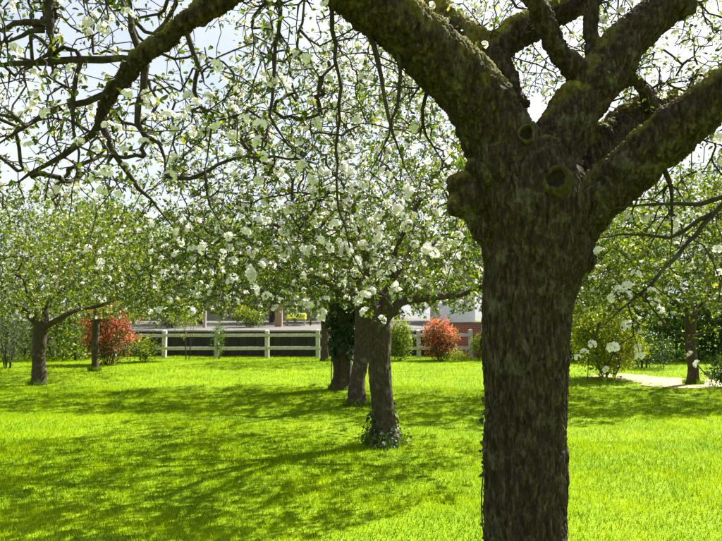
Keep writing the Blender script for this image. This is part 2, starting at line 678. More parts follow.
def blossom_mesh(name, rg, loc, axis, scale, variants):
    V, Fs, C = [], [], []
    base = 0
    pick = rg.integers(0, len(variants), len(loc))
    for k, (tv, tf, tc) in enumerate(variants):
        s = pick == k
        if not s.any():
            continue
        v, f = place(tv, tf, axis_frames(rg, axis[s]), loc[s], scale[s])
        V.append(v)
        Fs.append(f + base)
        C.append(np.tile(tc, (int(s.sum()), 1)))
        base += len(v)
    return mesh_np(name, np.concatenate(V), [np.concatenate(Fs)], M_PETAL, np.concatenate(C))


def leaves_mesh(name, rg, loc, out, per, size, c_lo, c_hi, mat, detailed=False, w=0.5, spread=0.02, c_alt=None, alt_p=0.0):
    n = len(loc)
    L = np.repeat(loc, per, axis=0) + rg.normal(size=(n * per, 3)) * spread
    D = np.repeat(out, per, axis=0) * 0.5 + rg.normal(size=(n * per, 3)) * 0.75
    sc = size * (0.6 + 0.7 * rg.random(n * per))
    tv, tf = leaf_template(w=w, detailed=detailed)
    v, f = place(tv, tf, rand_frames(rg, D), L, sc)
    t = rg.random((n * per, 1))
    c = np.array(c_lo) * (1 - t) + np.array(c_hi) * t
    if c_alt is not None:
        s = rg.random(n * per) < alt_p
        c[s] = np.array(c_alt) * (0.7 + 0.6 * rg.random((int(s.sum()), 1)))
    return mesh_np(name, v, [f], mat, np.repeat(c, len(tv), axis=0))


def fuse(name, polys, voxel, mat, disp, extra=None, origin=(0, 0, 0), plate=(16, 6), zfine=99.0, lump=0.012):
    """closed tubes fused by voxel remesh, then displaced with bark plates"""
    v, q, t = tube_arrays(polys, caps=True)
    if extra:
        V, T, b = [v], [t], len(v)
        for (c, r) in extra:
            bm = bmesh.new()
            bmesh.ops.create_icosphere(bm, subdivisions=2, radius=1.0)
            ev = np.array([x.co for x in bm.verts]) * np.asarray(r) + c
            bm.verts.index_update()
            et = np.array([[x.index for x in fc.verts] for fc in bm.faces])
            bm.free()
            V.append(ev)
            T.append(et + b)
            b += len(ev)
        v, t = np.concatenate(V), np.concatenate(T)
    me = mesh_np(name + '_raw', v, [q, t])
    o = bpy.data.objects.new(name + '_raw', me)
    COL.objects.link(o)
    md = o.modifiers.new('r', 'REMESH')
    md.mode = 'VOXEL'
    md.voxel_size = voxel
    dg = bpy.context.evaluated_depsgraph_get()
    me2 = bpy.data.meshes.new_from_object(o.evaluated_get(dg))
    bpy.data.objects.remove(o)
    bpy.data.meshes.remove(me)
    me2.name = name
    n = len(me2.vertices)
    co = np.empty(n * 3, np.float32)
    me2.vertices.foreach_get('co', co)
    co = co.reshape(-1, 3)
    nr = np.empty(n * 3, np.float32)
    me2.vertices.foreach_get('normal', nr)
    nr = nr.reshape(-1, 3)
    d = np.empty(n)
    sx, sz = plate
    for i in range(n):
        x, y, z = co[i]
        wob = 0.5 * noise.noise(Vector((x * 7, y * 7, z * 4))) + 0.3 * noise.noise(Vector((x * 19, y * 19, z * 11)))
        zz = z * (sz if z < zfine else sz * 2.0)
        f1 = abs(noise.noise(Vector((x * sx + wob, y * sx - wob * 0.6, zz + 0.8 * wob))))
        f2 = abs(noise.noise(Vector((x * sx * 2.3 + 7, y * sx * 2.3 + wob, zz * 3.1 + wob))))
        crack = 0.62 * min(1.0, f1 * 5.6) + 0.38 * min(1.0, f2 * 4.5)
        low = noise.noise(Vector((x * 3.2, y * 3.2, z * 2.2))) + 0.5 * noise.noise(Vector((x * 8, y * 8, z * 5)))
        fine = noise.noise(Vector((x * 48, y * 48, z * 16))) + 0.6 * noise.noise(Vector((x * 90, y * 90, z * 60)))
        d[i] = disp * (crack - 0.75 + 0.32 * fine) + lump * low
    lown = np.array([noise.noise(Vector(p * 3.0)) + 0.6 * noise.noise(Vector(p * 9.0)) for p in co])
    rel = co - np.asarray(origin, np.float32)
    bonus = 0.5 * np.clip((-rel[:, 0] - 0.12) / 0.35, 0, 1) + 0.5 * np.clip((rel[:, 1] - 0.12) / 0.3, 0, 1)
    mm = np.clip((nr[:, 2] + 0.6 * lown + bonus - 0.42) / 0.75, 0, 1) * np.clip((co[:, 2] - 1.75) / 0.4, 0, 1)
    me2.attributes.new('moss', 'FLOAT', 'POINT').data.foreach_set('value', mm.astype(np.float32))
    co = co + nr * d[:, None].astype(np.float32) - np.asarray(origin, np.float32)
    me2.vertices.foreach_set('co', co.ravel())
    me2.polygons.foreach_set('use_smooth', np.ones(len(me2.polygons), bool))
    me2.materials.clear()
    me2.materials.append(mat)
    me2.update()
    return me2


APPLE_LO, APPLE_HI = (0.032, 0.068, 0.006), (0.11, 0.16, 0.012)
FRESH_LO, FRESH_HI = (0.045, 0.095, 0.006), (0.195, 0.255, 0.014)


def bare_limbs(loc):
    y = np.maximum(loc[:, 1], 0.3)
    px = CX + F_PX * loc[:, 0] / y
    py = HORIZON - F_PX * (loc[:, 2] - CAM_Z) / y
    hide = (px > 460) & (px < 600) & (py > 60) & (loc[:, 1] < 3.75)
    hide |= (px > 330) & (px < 640) & (py > -40) & (py < 190) & (loc[:, 1] < 3.25)
    hide |= (px > 580) & (px < 740) & (py > 60) & (py < 240) & (loc[:, 1] < 3.1)
    hide |= (px > 130) & (px < 240) & (py < 80 - (px - 130) * 0.75) & (loc[:, 1] < 2.95)
    return ~hide


def crown_objects(root, sk, rg, origin, spur_keep, blossom_p, leaf_per, leaf_size, single=0, far=False, rmax=0.012,
                  jitter=0.05, detailed=False, viewer=(0, 0, 1.6), cl_scale=1.0, extra_spots=None, lod=1.0,
                  lo=APPLE_LO, hi=APPLE_HI, in_frame=False):
    v, q, t = tube_arrays(sk.polylines(lod))
    loc, out, foot = sk.spurs(rg, rmax, spur_keep, jitter)
    if in_frame:      # the big limbs carry no spurs on the side that faces the camera
        ok = bare_limbs(loc)
        loc, out, foot = loc[ok], out[ok], foot[ok]
    if not far:      # the short stalk that carries each leaf rosette or blossom cluster
        n_ = len(loc)
        ax_ = norm(loc - foot)
        u_ = norm(np.cross(ax_, np.array((0.3, 0.5, 0.81))))
        w_ = np.cross(ax_, u_)
        ring = np.stack([u_, -0.5 * u_ + 0.87 * w_, -0.5 * u_ - 0.87 * w_], 1)
        sv = np.concatenate([foot[:, None, :] + ring * 0.0022, (loc + out * 0.012)[:, None, :] + ring * 0.0012], 1).reshape(-1, 3)
        k6 = (np.arange(n_) * 6)[:, None, None] + len(v)
        sq = (np.array([(0, 1, 4, 3), (1, 2, 5, 4), (2, 0, 3, 5)])[None] + k6).reshape(-1, 4)
        v, q = np.vstack([v, sv]), np.vstack([q, sq])
    br = obj('branches', mesh_np('branches', v - origin, [q], M_TWIG, smooth=True), root)
    br['kind'] = 'stuff'
    crown = obj('crown', leaves_mesh('crown', rg, loc - origin, out, leaf_per, leaf_size, lo, hi, M_LEAF, detailed,
                                     c_alt=(0.22, 0.24, 0.025), alt_p=0.12), root)
    crown['kind'] = 'stuff'
    b = rg.random(len(loc)) < blossom_p
    bl, bo = loc[b] + out[b] * 0.015, norm(out[b] + np.array((0, 0, 0.45)))
    if extra_spots is not None:
        bl = np.vstack([extra_spots, bl])
        bo = np.vstack([norm(rg.normal(size=extra_spots.shape) + np.array((0, -0.4, 0.6))), bo])
    sc = cl_scale * (0.75 + 0.5 * rg.random(len(bl)))
    if extra_spots is not None:
        sc[:len(extra_spots)] *= 0.8 if in_frame else 1.3
    single_i = np.zeros(0, int)
    if single:
        dist = np.linalg.norm(bl - np.array(viewer), axis=1)
        if in_frame:
            uu = (bl[:, 0]) / np.maximum(bl[:, 1], 0.2)
            vv = (bl[:, 2] - CAM_Z) / np.maximum(bl[:, 1], 0.2) - math.tan(PITCH)
            dist = dist + np.where((np.abs(uu) < 0.57) & (np.abs(vv) < 0.43) & (bl[:, 1] > 0.5), 0, 100)
        single_i = np.argsort(dist)[:single]
        Rs = axis_frames(rg, bo)
        from mathutils import Matrix
        for i in single_i:
            c = obj('blossom_cluster', CLUSTER_MESH[int(rg.integers(0, len(CLUSTER_MESH)))], crown)
            Mx = Matrix(Rs[i].tolist()).to_4x4()
            Mx = Matrix.Translation(Vector(bl[i] - origin)) @ Mx @ Matrix.Scale(float(sc[i]), 4)
            c.matrix_local = Mx
    rest = np.setdiff1d(np.arange(len(bl)), single_i)
    if len(rest):
        me = blossom_mesh('blossom', rg, bl[rest] - origin, bo[rest], sc[rest], CLUSTERS_FAR if far else (CLUSTERS if detailed else CLUSTERS_MID))
        bo_ = obj('blossom', me, crown)
        bo_['kind'] = 'stuff'
    return br, crown


# ------------------------------------------------------------------ the ground
def ground_z(x, y):
    return 0.02 * np.sin(x * 0.7 + 1.0) * np.cos(y * 0.45) + 0.012 * np.sin(x * 1.9 + y * 1.3)


YARD_Y = 27.2           # the wall that carries the raised yard
gx = np.concatenate([np.linspace(-400, -40, 7), np.linspace(-36, 36, 121), np.linspace(40, 400, 7)])
gy = np.concatenate([np.linspace(-200, -20, 4), np.linspace(-12, 48, 101), np.linspace(60, 900, 8)])
XX, YY = np.meshgrid(gx, gy)
ZZ = ground_z(XX, YY) * (np.abs(XX) < 37) * (YY < 49) * (YY > -13)
gv = np.stack([XX, YY, ZZ], -1).reshape(-1, 3)
nx, ny = len(gx), len(gy)
ii, jj = np.meshgrid(np.arange(ny - 1), np.arange(nx - 1), indexing='ij')
gf = np.stack([ii * nx + jj, ii * nx + jj + 1, (ii + 1) * nx + jj + 1, (ii + 1) * nx + jj], -1).reshape(-1, 4)
lawn = obj('lawn', mesh_np('lawn', gv, [gf], M_LAWN, smooth=True))
tag(lawn, 'mown bright green orchard lawn', 'lawn', kind='structure')

# pale bare track on the right, an irregular sheet just above the lawn
PATH_L = [(585, 375.5), (605, 374), (625, 373.5), (650, 376), (690, 379), (735, 380), (780, 380)]
PATH_R = [(585, 377), (605, 377.5), (625, 380), (650, 386), (690, 388.5), (735, 387), (780, 386)]


def ground_hit(px, py):
    D = F_PX * CAM_Z / (py - HORIZON)
    return np.array((GX(px, D), D))


pl = catmull(np.array([ground_hit(*p) for p in PATH_L]), 0.4)
pr_ = catmull(np.array([ground_hit(*p) for p in PATH_R]), 0.4)
k_ = np.linspace(0, 1, 40)


def rs(a):
    return np.stack([np.interp(k_, np.linspace(0, 1, len(a)), a[:, i]) for i in range(2)], -1)


pl, pr_ = rs(pl), rs(pr_)
cols = 14
pv = np.zeros((40, cols, 3))
for c in range(cols):
    s = c / (cols - 1)
    pv[:, c, :2] = pl * (1 - s) + pr_ * s
pv[:, 0, :2] += rng.normal(size=(40, 2)) * 0.12
pv[:, -1, :2] += rng.normal(size=(40, 2)) * 0.12
pv[..., 2] = ground_z(pv[..., 0], pv[..., 1]) + 0.012
PATH_POLY = np.vstack([pl, pr_[::-1]])
i_, j_ = np.meshgrid(np.arange(39), np.arange(cols - 1), indexing='ij')
pf = np.stack([i_ * cols + j_, i_ * cols + j_ + 1, (i_ + 1) * cols + j_ + 1, (i_ + 1) * cols + j_], -1).reshape(-1, 4)
tag(obj('path', mesh_np('path', pv.reshape(-1, 3), [pf], M_DIRT, smooth=True)), 'pale bare track crossing the lawn on the right', 'path', kind='structure')


def in_poly(x, y, poly):
    inside = np.zeros(len(x), bool)
    j = len(poly) - 1
    for i in range(len(poly)):
        xi, yi = poly[i]
        xj, yj = poly[j]
        c = ((yi > y) != (yj > y)) & (x < (xj - xi) * (y - yi) / (yj - yi + 1e-12) + xi)
        inside ^= c
        j = i
    return inside


# raised gravel yard behind the dark wall
YZ0, YZ1 = 1.07, 1.42
yard = MB()
yard.poly([(-30, YARD_Y + 0.3, 0), (7.2, YARD_Y + 0.3, 0), (7.2, 60, 0), (-30, 60, 0),
           (-30, YARD_Y + 0.3, YZ0), (7.2, YARD_Y + 0.3, YZ0), (7.2, 38, YZ1), (-30, 38, YZ1), (7.2, 60, YZ1 + .2), (-30, 60, YZ1 + .2)],
          [(0, 1, 5, 4), (4, 5, 6, 7), (7, 6, 8, 9), (1, 2, 8, 6, 5), (3, 0, 4, 7, 9), (2, 3, 9, 8)])
tag(yard.build('gravel_yard', M_GRAVEL), 'raised grey gravel yard behind the dark wall', 'yard', kind='structure')


def vnoise(x, y, s, seed=0.0):
    return np.array([noise.noise(Vector((a * s, b * s, seed))) for a, b in zip(x, y)])


# ------------------------------------------------------------------ grass
def grass_blades(n, y0, y1, h0, h1, w, segs, rg, xlim=None):
    # uniform over a wedge wider than the view
    u = rg.random(n)
    y = np.sqrt(y0 * y0 + u * (y1 * y1 - y0 * y0))
    x = (rg.random(n) * 2 - 1) * (0.70 * y + 1.2)
    keep = ~in_poly(x, y, PATH_POLY) | (rg.random(n) < 0.4)
    for (tx, ty, tr) in TRUNKS:
        keep &= (x - tx) ** 2 + (y - ty) ** 2 > tr * tr
    keep &= ~((y > YARD_Y - 0.15) & (x < 8))
    x, y = x[keep], y[keep]
    n = len(x)
    pn = vnoise(x, y, 1.3) + 0.6 * vnoise(x, y, 4.1, 3.0)
    h = (h0 + (h1 - h0) * rg.random(n) ** 1.5) * (1 + 0.45 * pn)
    a = rg.random(n) * 6.283
    lean = (0.25 + 0.75 * rg.random(n)) * h
    dx, dy = np.cos(a), np.sin(a)
    b = rg.random(n) * 6.283
    sx, sy = np.cos(b) * w * 0.5, np.sin(b) * w * 0.5
    z = ground_z(x, y)
    base = np.stack([x, y, z - 0.004], -1)
    S = np.stack([sx, sy, np.zeros(n)], -1)
    tip = base + np.stack([dx * lean, dy * lean, h], -1)
    t = np.clip(0.5 + 0.9 * pn + 0.25 * rg.normal(size=n), 0, 1)[:, None]
    c = np.array((0.07, 0.155, 0.0006)) * (1 - t) + np.array((0.25, 0.35, 0.0004)) * t
    dry = rg.random(n) < 0.012
    c[dry] = (0.3, 0.27, 0.08)
    if segs == 1:
        V = np.stack([base - S, base + S, tip], 1)
        Fc = [np.arange(n * 3).reshape(n, 3)]
        C = np.repeat(c, 3, axis=0)
    else:
        mid = base + np.stack([dx * lean * 0.3, dy * lean * 0.3, h * 0.58], -1)
        V = np.stack([base - S, base + S, mid + S * 0.8, mid - S * 0.8, tip], 1)
        k = np.arange(n)[:, None] * 5
        Fc = [k + np.array([0, 1, 2, 3]), k + np.array([3, 2, 4])]
        C = np.repeat(c, 5, axis=0)
    return V.reshape(-1, 3), Fc, C


# trunk positions are needed by the grass (x, y, clear radius)
A_D, B_D, C_D, D_D, E_D, F_D, G_D, H_D, I_D = 3.4, 8.4, 11.8, 14.6, 24.0, 15.5, 19.7, 15.75, 17.0
TRUNKS = [(GX(526, A_D), A_D, .24), (GX(384, B_D), B_D, .2), (GX(358, C_D), C_D, .19), (GX(343, D_D), D_D, .24), (GX(327, E_D), E_D, .14),
          (GX(42, F_D), F_D, .2), (GX(97, G_D), G_D, .14), (GX(690, H_D), H_D, .18)]
grg = np.random.default_rng(3)
parts_ = [grass_blades(140000, 2.2, 8.5, 0.025, 0.065, 0.005, 2, grg),
          grass_blades(170000, 8.5, 15.0, 0.03, 0.07, 0.0065, 1, grg),
          grass_blades(140000, 15.0, 30.0, 0.035, 0.08, 0.012, 1, grg)]
def foot_tufts(rg):
    V_, F4, F3, C_, k0 = [], [], [], [], 0
    for (tx, ty, tr) in TRUNKS[1:]:
        n = 420
        a = rg.random(n) * 6.283
        r = tr * (0.95 + 0.5 * rg.random(n) ** 1.5)
        base = np.stack([tx + r * np.cos(a), ty + r * np.sin(a), np.full(n, -0.01)], -1)
        h = 0.07 + 0.12 * rg.random(n)
        ln = rg.normal(size=(n, 2)) * h[:, None] * 0.4
        b = rg.random(n) * 6.283
        S = np.stack([np.cos(b), np.sin(b), 0 * b], -1) * 0.004
        mid = base + np.concatenate([ln * 0.35, (h * 0.55)[:, None]], 1)
        tip = base + np.concatenate([ln, h[:, None]], 1)
        V_.append(np.stack([base - S, base + S, mid + S * 0.8, mid - S * 0.8, tip], 1).reshape(-1, 3))
        k = np.arange(n)[:, None] * 5 + k0
        F4.append(k + np.array([0, 1, 2, 3]))
        F3.append(k + np.array([3, 2, 4]))
        C_.append(np.repeat(np.array((0.1, 0.19, 0.002)) * (0.7 + 0.6 * rg.random((n, 1))), 5, axis=0))
        k0 += n * 5
    return np.concatenate(V_), [np.concatenate(F4), np.concatenate(F3)], np.concatenate(C_)


parts_.append(foot_tufts(grg))
V, Q4, T3, C, b_ = [], [], [], [], 0
for v, fs, c in parts_:
    for f in fs:
        (Q4 if f.shape[1] == 4 else T3).append(f + b_)
    V.append(v)
    C.append(c)
    b_ += len(v)
tag(obj('grass', mesh_np('grass', np.concatenate(V), [np.concatenate(Q4), np.concatenate(T3)], M_GRASS, np.concatenate(C))),
    'short bright green grass blades covering the orchard lawn', 'grass', kind='stuff')

# fallen petals scattered in the grass
n = 240
y = 3.5 + 14 * grg.random(n) ** 1.3
x = (grg.random(n) * 2 - 1) * 0.62 * y
lp = np.stack([x, y, ground_z(x, y) + 0.03 + 0.03 * grg.random(n)], -1)
tv, tf = leaf_template(w=0.9, detailed=False)
v, f = place(tv, tf, rand_frames(grg, norm(grg.normal(size=(n, 3)) * np.array((1, 1, .3)))), lp, 0.009 + 0.006 * grg.random(n))
tag(obj('fallen_petals', mesh_np('fallen_petals', v, [f], M_PETAL, np.full((len(v), 3), 0.78))), 'small white petals fallen on the grass', 'petals', kind='stuff')


# ------------------------------------------------------------------ the big apple tree in front
def px_branch(rows, step=0.06, jit=0.0, rg=None):
    """rows of (px, py, half width px, D) -> points, radii"""
    a = np.array([[*P(x, y, D), hw * D / F_PX] for x, y, hw, D in rows])
    c = catmull(a, step)
    if jit and rg is not None:
        c[1:-1, :3] += rg.normal(size=c[1:-1, :3].shape) * jit
    return c[:, :3], np.maximum(c[:, 3], 0.0015)


arg = np.random.default_rng(21)
A_ORG = np.array((GX(526, A_D), A_D, 0.0))
BIG = {
    'trunk': [(527, 630, 62, 3.4), (527, 612, 50, 3.4), (527, 585, 43, 3.4), (526, 541, 39.5, 3.4), (525, 470, 39, 3.4), (525, 400, 40, 3.4), (525, 340, 41, 3.4), (527, 295, 43, 3.4),
              (533, 262, 49, 3.4), (536, 235, 54, 3.4), (532, 205, 58, 3.4), (527, 175, 52, 3.4), (524, 150, 40, 3.4)],
    'l1': [(525, 215, 46, 3.4), (505, 150, 37, 3.36), (475, 97, 33, 3.3), (437, 57, 32, 3.22), (397, 22, 29, 3.12), (355, -10, 27, 3.0), (310, -42, 24, 2.9), (255, -66, 20, 2.85), (190, -80, 15, 2.8)],
    'l2': [(512, 112, 20, 3.55), (487, 56, 19, 3.65), (450, 24, 17, 3.75), (412, -8, 15, 3.85), (370, -50, 12, 3.95)],
    'l2b': [(487, 58, 17, 3.66), (515, 34, 17, 3.72), (555, 12, 16, 3.8), (600, -12, 14, 3.9), (660, -50, 11, 4.1)],
    'l3': [(545, 190, 32, 3.4), (568, 124, 27, 3.42), (596, 82, 24, 3.45), (628, 42, 22, 3.5), (658, 12, 19, 3.52), (684, -14, 16, 3.55), (700, -60, 12, 3.6), (735, -110, 9, 3.7)],
    'l3b': [(596, 92, 12, 3.43), (574, 70, 11, 3.4), (553, 44, 9.5, 3.36), (540, 15, 9, 3.33), (526, -20, 8, 3.3), (515, -60, 6, 3.3)],
    'l3c': [(594, 74, 8, 3.5), (590, 42, 7.5, 3.52), (593, 2, 7, 3.55), (600, -45, 5, 3.6)],
    'l4': [(560, 232, 34, 3.4), (598, 197, 28, 3.3), (640, 161, 26, 3.15), (682, 126, 25, 3.0), (724, 92, 24, 2.9), (775, 48, 21, 2.75), (840, -5, 16, 2.6)],
    'l5': [(552, 205, 24, 3.48), (584, 160, 21, 3.6), (613, 135, 20, 3.72), (646, 112, 18, 3.9), (690, 98, 13, 4.1), (735, 70, 11, 4.4), (790, 30, 8, 4.7)],
    'l5b': [(612, 86, 7, 3.5), (632, 79, 6, 3.55), (647, 95, 5.5, 3.6), (655, 110, 5, 3.7)],
    'l3stub': [(658, 14, 15, 3.52), (676, 6, 14, 3.5), (689, 3, 12, 3.49)],
    'l1d': [(300, -48, 15, 2.9), (252, -20, 12, 2.88), (205, 10, 11.5, 2.9), (162, 41, 10.5, 2.95), (136, 65, 9, 3.0), (112, 92, 7, 3.05), (101, 122, 5.5, 3.1)],
}
sk = Skel(90000)
polys = []
for nm, rows in BIG.items():
    pts, rad = px_branch(rows, 0.06, 0.006 if nm not in ('trunk',) else 0, arg)
    polys.append((pts, rad, 16))
    sk.add_fixed(pts, rad, grow=(nm != 'trunk'))
burl = [(P(474, 198, 3.37), (0.13, 0.13, 0.13)), (P(462, 184, 3.36), (0.075, 0.09, 0.06)), (P(460, 205, 3.36), (0.07, 0.08, 0.065)), (P(482, 172, 3.36), (0.09, 0.11, 0.10)), (P(486, 225, 3.37), (0.10, 0.1, 0.12)), (P(476, 220, 3.36), (0.06, 0.07, 0.07)), (P(494, 248, 3.37), (0.07, 0.08, 0.1)), (P(578, 255, 3.37), (0.09, 0.09, 0.1)),
        (P(526, 136, 3.29), (0.085, 0.07, 0.085)), (P(556, 182, 3.25), (0.085, 0.08, 0.085)), (P(500, 165, 3.25), (0.12, 0.1, 0.15))]
apple = empty('apple_tree', A_ORG, 'big mossy apple tree with thick forked limbs right in front of the camera', 'apple tree', 'blossoming apple trees of the orchard')
trunk = obj('trunk', fuse('trunk', polys, 0.0082, M_BARK, 0.024, burl, A_ORG, plate=(21, 4.4), zfine=2.3, lump=0.016), apple)

# pruning wounds: a raised rim round a dark hollow
for (px, py, D, rpx) in ((526, 133, 3.15, 8), (556, 178, 3.06, 11)):
    c = P(px, py, D)
    r = rpx * D / F_PX
    ax = norm(np.array((-c[0] * 0.35, -1.0, 0.12)))
    ux = norm(np.cross(ax, (0, 0, 1.0)))
    uy = np.cross(ux, ax)
    rings = [(1.75, -0.12), (1.42, -0.04), (1.25, -0.008), (1.12, 0.006), (0.98, 0.012), (0.86, 0.004), (0.8, -0.02), (0.76, -0.05)]
    vs_ = []
    for (k, h) in rings:
        for j in range(30):
            a = j / 30 * 6.283
            w_ = 1 + 0.1 * math.sin(2 * a + px) + 0.06 * math.sin(3 * a + py) + 0.04 * math.sin(7 * a)
            w_ *= 1 + 0.10 * noise.noise(Vector((px + 2.2 * math.cos(a), py + 2.2 * math.sin(a), k * 3)))
            h_ = h + 0.012 * noise.noise(Vector((py + 2.6 * math.cos(a), px + 2.6 * math.sin(a), k * 4)))
            vs_.append(c + r * k * w_ * (math.cos(a) * ux + math.sin(a) * uy) + ax * h_)
    q = [[i * 30 + j, i * 30 + (j + 1) % 30, (i + 1) * 30 + (j + 1) % 30, (i + 1) * 30 + j] for i in range(len(rings) - 1) for j in range(30)]
    me = mesh_np('pruning_wound', np.array(vs_) - A_ORG, [np.array(q)], M_BARK, smooth=True)
    w_ = obj('pruning_wound', me, trunk)
    me.attributes.new('moss', 'FLOAT', 'POINT').data.foreach_set('value', np.full(len(me.vertices), 0.08, np.float32))
    vs2 = [c + ax * -0.03 + r * 0.86 * (math.cos(j / 18 * 6.283) * ux + math.sin(j / 18 * 6.283) * uy) for j in range(18)] + [c - ax * 0.05]
    me = mesh_np('hollow', np.array(vs2) - A_ORG, [np.array([[j, (j + 1) % 18, 18] for j in range(18)])], M_CUT)
    obj('cut_wood', me, trunk)

# hand-laid secondary branches of the big tree
SEC = [
    [(136, 60, 5, 3.0), (100, 57, 4.6, 2.95), (60, 60, 4.4, 2.9), (20, 64, 4, 2.9), (-30, 66, 3.5, 2.9)],
    [(60, -30, 6, 2.8), (48, 5, 6, 2.8), (52, 34, 5, 2.8), (46, 52, 4, 2.85), (20, 70, 3, 2.9)],
    [(50, 22, 5, 2.8), (28, 24, 4, 2.8), (0, 28, 4, 2.8), (-40, 40, 3, 2.8)],
    [(44, 30, 4, 2.8), (20, 36, 3.5, 2.75), (-5, 42, 3, 2.7)],
    [(140, 62, 5, 3.0), (133, 30, 4, 3.0), (128, 0, 4, 3.0), (132, -40, 3, 3.0)],
    [(146, 58, 5, 3.0), (144, 90, 4.5, 3.0), (135, 124, 4, 3.02), (158, 143, 3.5, 3.05), (165, 178, 3, 3.08)],
    [(165, 176, 2.6, 3.08), (190, 179, 2.6, 3.1), (205, 172, 2.4, 3.12), (235, 159, 2.2, 3.2), (275, 156, 2, 3.3), (312, 163, 1.6, 3.4)],
    [(112, 92, 4.5, 3.05), (88, 100, 4, 3.0), (50, 112, 3.4, 3.0), (20, 132, 3, 3.0), (-10, 150, 2.5, 3.0)],
    [(101, 122, 5, 3.1), (80, 145, 4, 3.1), (45, 165, 3.2, 3.1), (5, 186, 2.4, 3.1)],
    [(101, 122, 4.5, 3.1), (112, 150, 3.5, 3.1), (130, 178, 2.8, 3.15), (150, 200, 2.2, 3.2), (178, 232, 1.5, 3.2)],
    [(82, 59, 3.2, 2.93), (70, 110, 2.6, 2.95), (78, 150, 2.2, 3.0), (72, 190, 1.8, 3.05)],
    [(185, 26, 4, 2.92), (198, 66, 2.8, 2.95), (194, 92, 2.4, 3.0), (210, 126, 2, 3.0), (204, 172, 1.6, 3.05)],
    [(205, 172, 1.6, 3.1), (206, 195, 1.5, 3.1), (215, 215, 1.3, 3.1), (228, 236, 1.1, 3.12)],
    [(285, -50, 4, 2.95), (281, 0, 3, 2.95), (274, 60, 2.4, 3.0), (273, 115, 2, 3.0), (285, 140, 1.7, 3.05), (305, 158, 1.4, 3.1)],
    [(326, -18, 4, 3.0), (334, 30, 3, 3.05), (338, 75, 2.3, 3.1), (341, 105, 2, 3.1), (336, 180, 1.5, 3.15), (352, 250, 1.1, 3.2), (372, 292, 0.9, 3.25)],
    [(366, 24, 4, 3.08), (378, 60, 3, 3.1), (384, 100, 2.2, 3.1), (398, 150, 1.8, 3.15), (415, 185, 1.4, 3.2)],
    [(398, 45, 3, 3.12), (401, 90, 2.2, 3.15), (388, 135, 1.8, 3.2), (370, 172, 1.3, 3.25)],
    [(430, 75, 3, 3.3), (424, 125, 2, 3.4), (450, 170, 1.5, 3.4)],
    [(300, 30, 2, 3.0), (318, 45, 1.8, 3.0), (352, 30, 1.8, 3.05)],
    [(775, 55, 7, 2.78), (765, 130, 4.6, 2.85), (740, 185, 3.4, 2.95), (705, 222, 2.8, 3.0), (665, 270, 2.2, 3.05), (622, 309, 1.7, 3.1), (588, 328, 1.2, 3.15)],
    [(660, 158, 4, 3.12), (668, 185, 3, 3.15), (672, 212, 2.6, 3.15), (671, 246, 2, 3.15)],
    [(745, 190, 3.2, 2.95), (700, 203, 2.8, 3.0), (640, 204, 2.2, 3.05), (600, 214, 1.6, 3.1)],
    [(715, 212, 2.6, 3.0), (668, 236, 2.2, 3.05), (622, 234, 1.8, 3.1), (590, 238, 1.4, 3.15)],
    [(652, 284, 1.8, 3.07), (645, 300, 1.5, 3.1), (665, 322, 1.3, 3.12), (682, 346, 1.1, 3.15), (697, 364, 0.9, 3.15)],
    [(640, 296, 1.7, 3.08), (612, 280, 1.3, 3.1), (596, 262, 1.0, 3.1)],
    [(600, 322, 1.3, 3.12), (592, 345, 1.0, 3.12), (578, 358, 0.8, 3.12)],
    [(628, 304, 1.3, 3.1), (634, 335, 1.0, 3.1), (640, 357, 0.8, 3.12)],
]
sec_polys = []
for rows in SEC:
    pts, rad = px_branch(rows, 0.07, 0.0065, arg)
    rad = rad * (0.74 + 0.2 * arg.random(len(rad)))
    rad[-5:] *= np.linspace(0.95, 0.35, 5)
    sk.add_fixed(pts, rad)
    sec_polys.append((pts, rad, 7 if rad[0] > 0.012 else 5))


def pix_targets(rg, n, x0, x1, y0, y1, d0, d1, ymax=None):
    out = []
    while len(out) < n:
        px, py, D = rg.uniform(x0, x1), rg.uniform(y0, y1), rg.uniform(d0, d1)
        if ymax is not None and py > ymax(px):
            continue
        if 430 < px < 625 and py > 95 and D < 3.75:
            continue
        if 330 < px < 480 and py < -5:
            continue
        if 185 < px < 330 and py < 85 and rg.random() < 0.55:
            continue
        out.append(P(px, py, D))
    return out


low = lambda px: np.interp(px, [-200, 0, 80, 160, 240, 330, 420, 480], [215, 200, 200, 190, 150, 135, 110, 70]) + 18 * math.sin(px * 0.13)
tg = pix_targets(arg, 1650, -190, 270, -200, 215, 2.5, 4.8, low)
tg += pix_targets(arg, 650, 230, 490, -160, 140, 2.7, 4.8, low)
tg += pix_targets(arg, 700, 470, 800, -25, 115, 3.5, 5.4)
tg += pix_targets(arg, 50, 480, 900, -160, -20, 3.0, 5.2)
tg += pix_targets(arg, 260, 600, 900, 60, 320, 2.9, 4.4, lambda px: np.interp(px, [600, 680, 760], [200, 270, 330]))
for pts, rad, _ in sec_polys:      # short side spurs all along the boughs
    for p in pts:
        for _ in range(2):
            if arg.random() < 0.75:
                tg.append(p + norm(arg.normal(size=3)) * arg.uniform(0.06, 0.2))
for _ in range(300):      # unseen near side of the crown, added overhead to shade the trunk
    tg.append(np.array((arg.uniform(-2.3, 3.6), arg.uniform(0.3, 2.7), arg.uniform(3.3, 4.9))))
A_HAND = [(85, 241, 3.5), (102, 263, 3.5), (110, 278, 3.5), (96, 252, 3.5), (189, 227, 3.4), (203, 249, 3.4), (222, 252, 3.4), (180, 240, 3.4)]
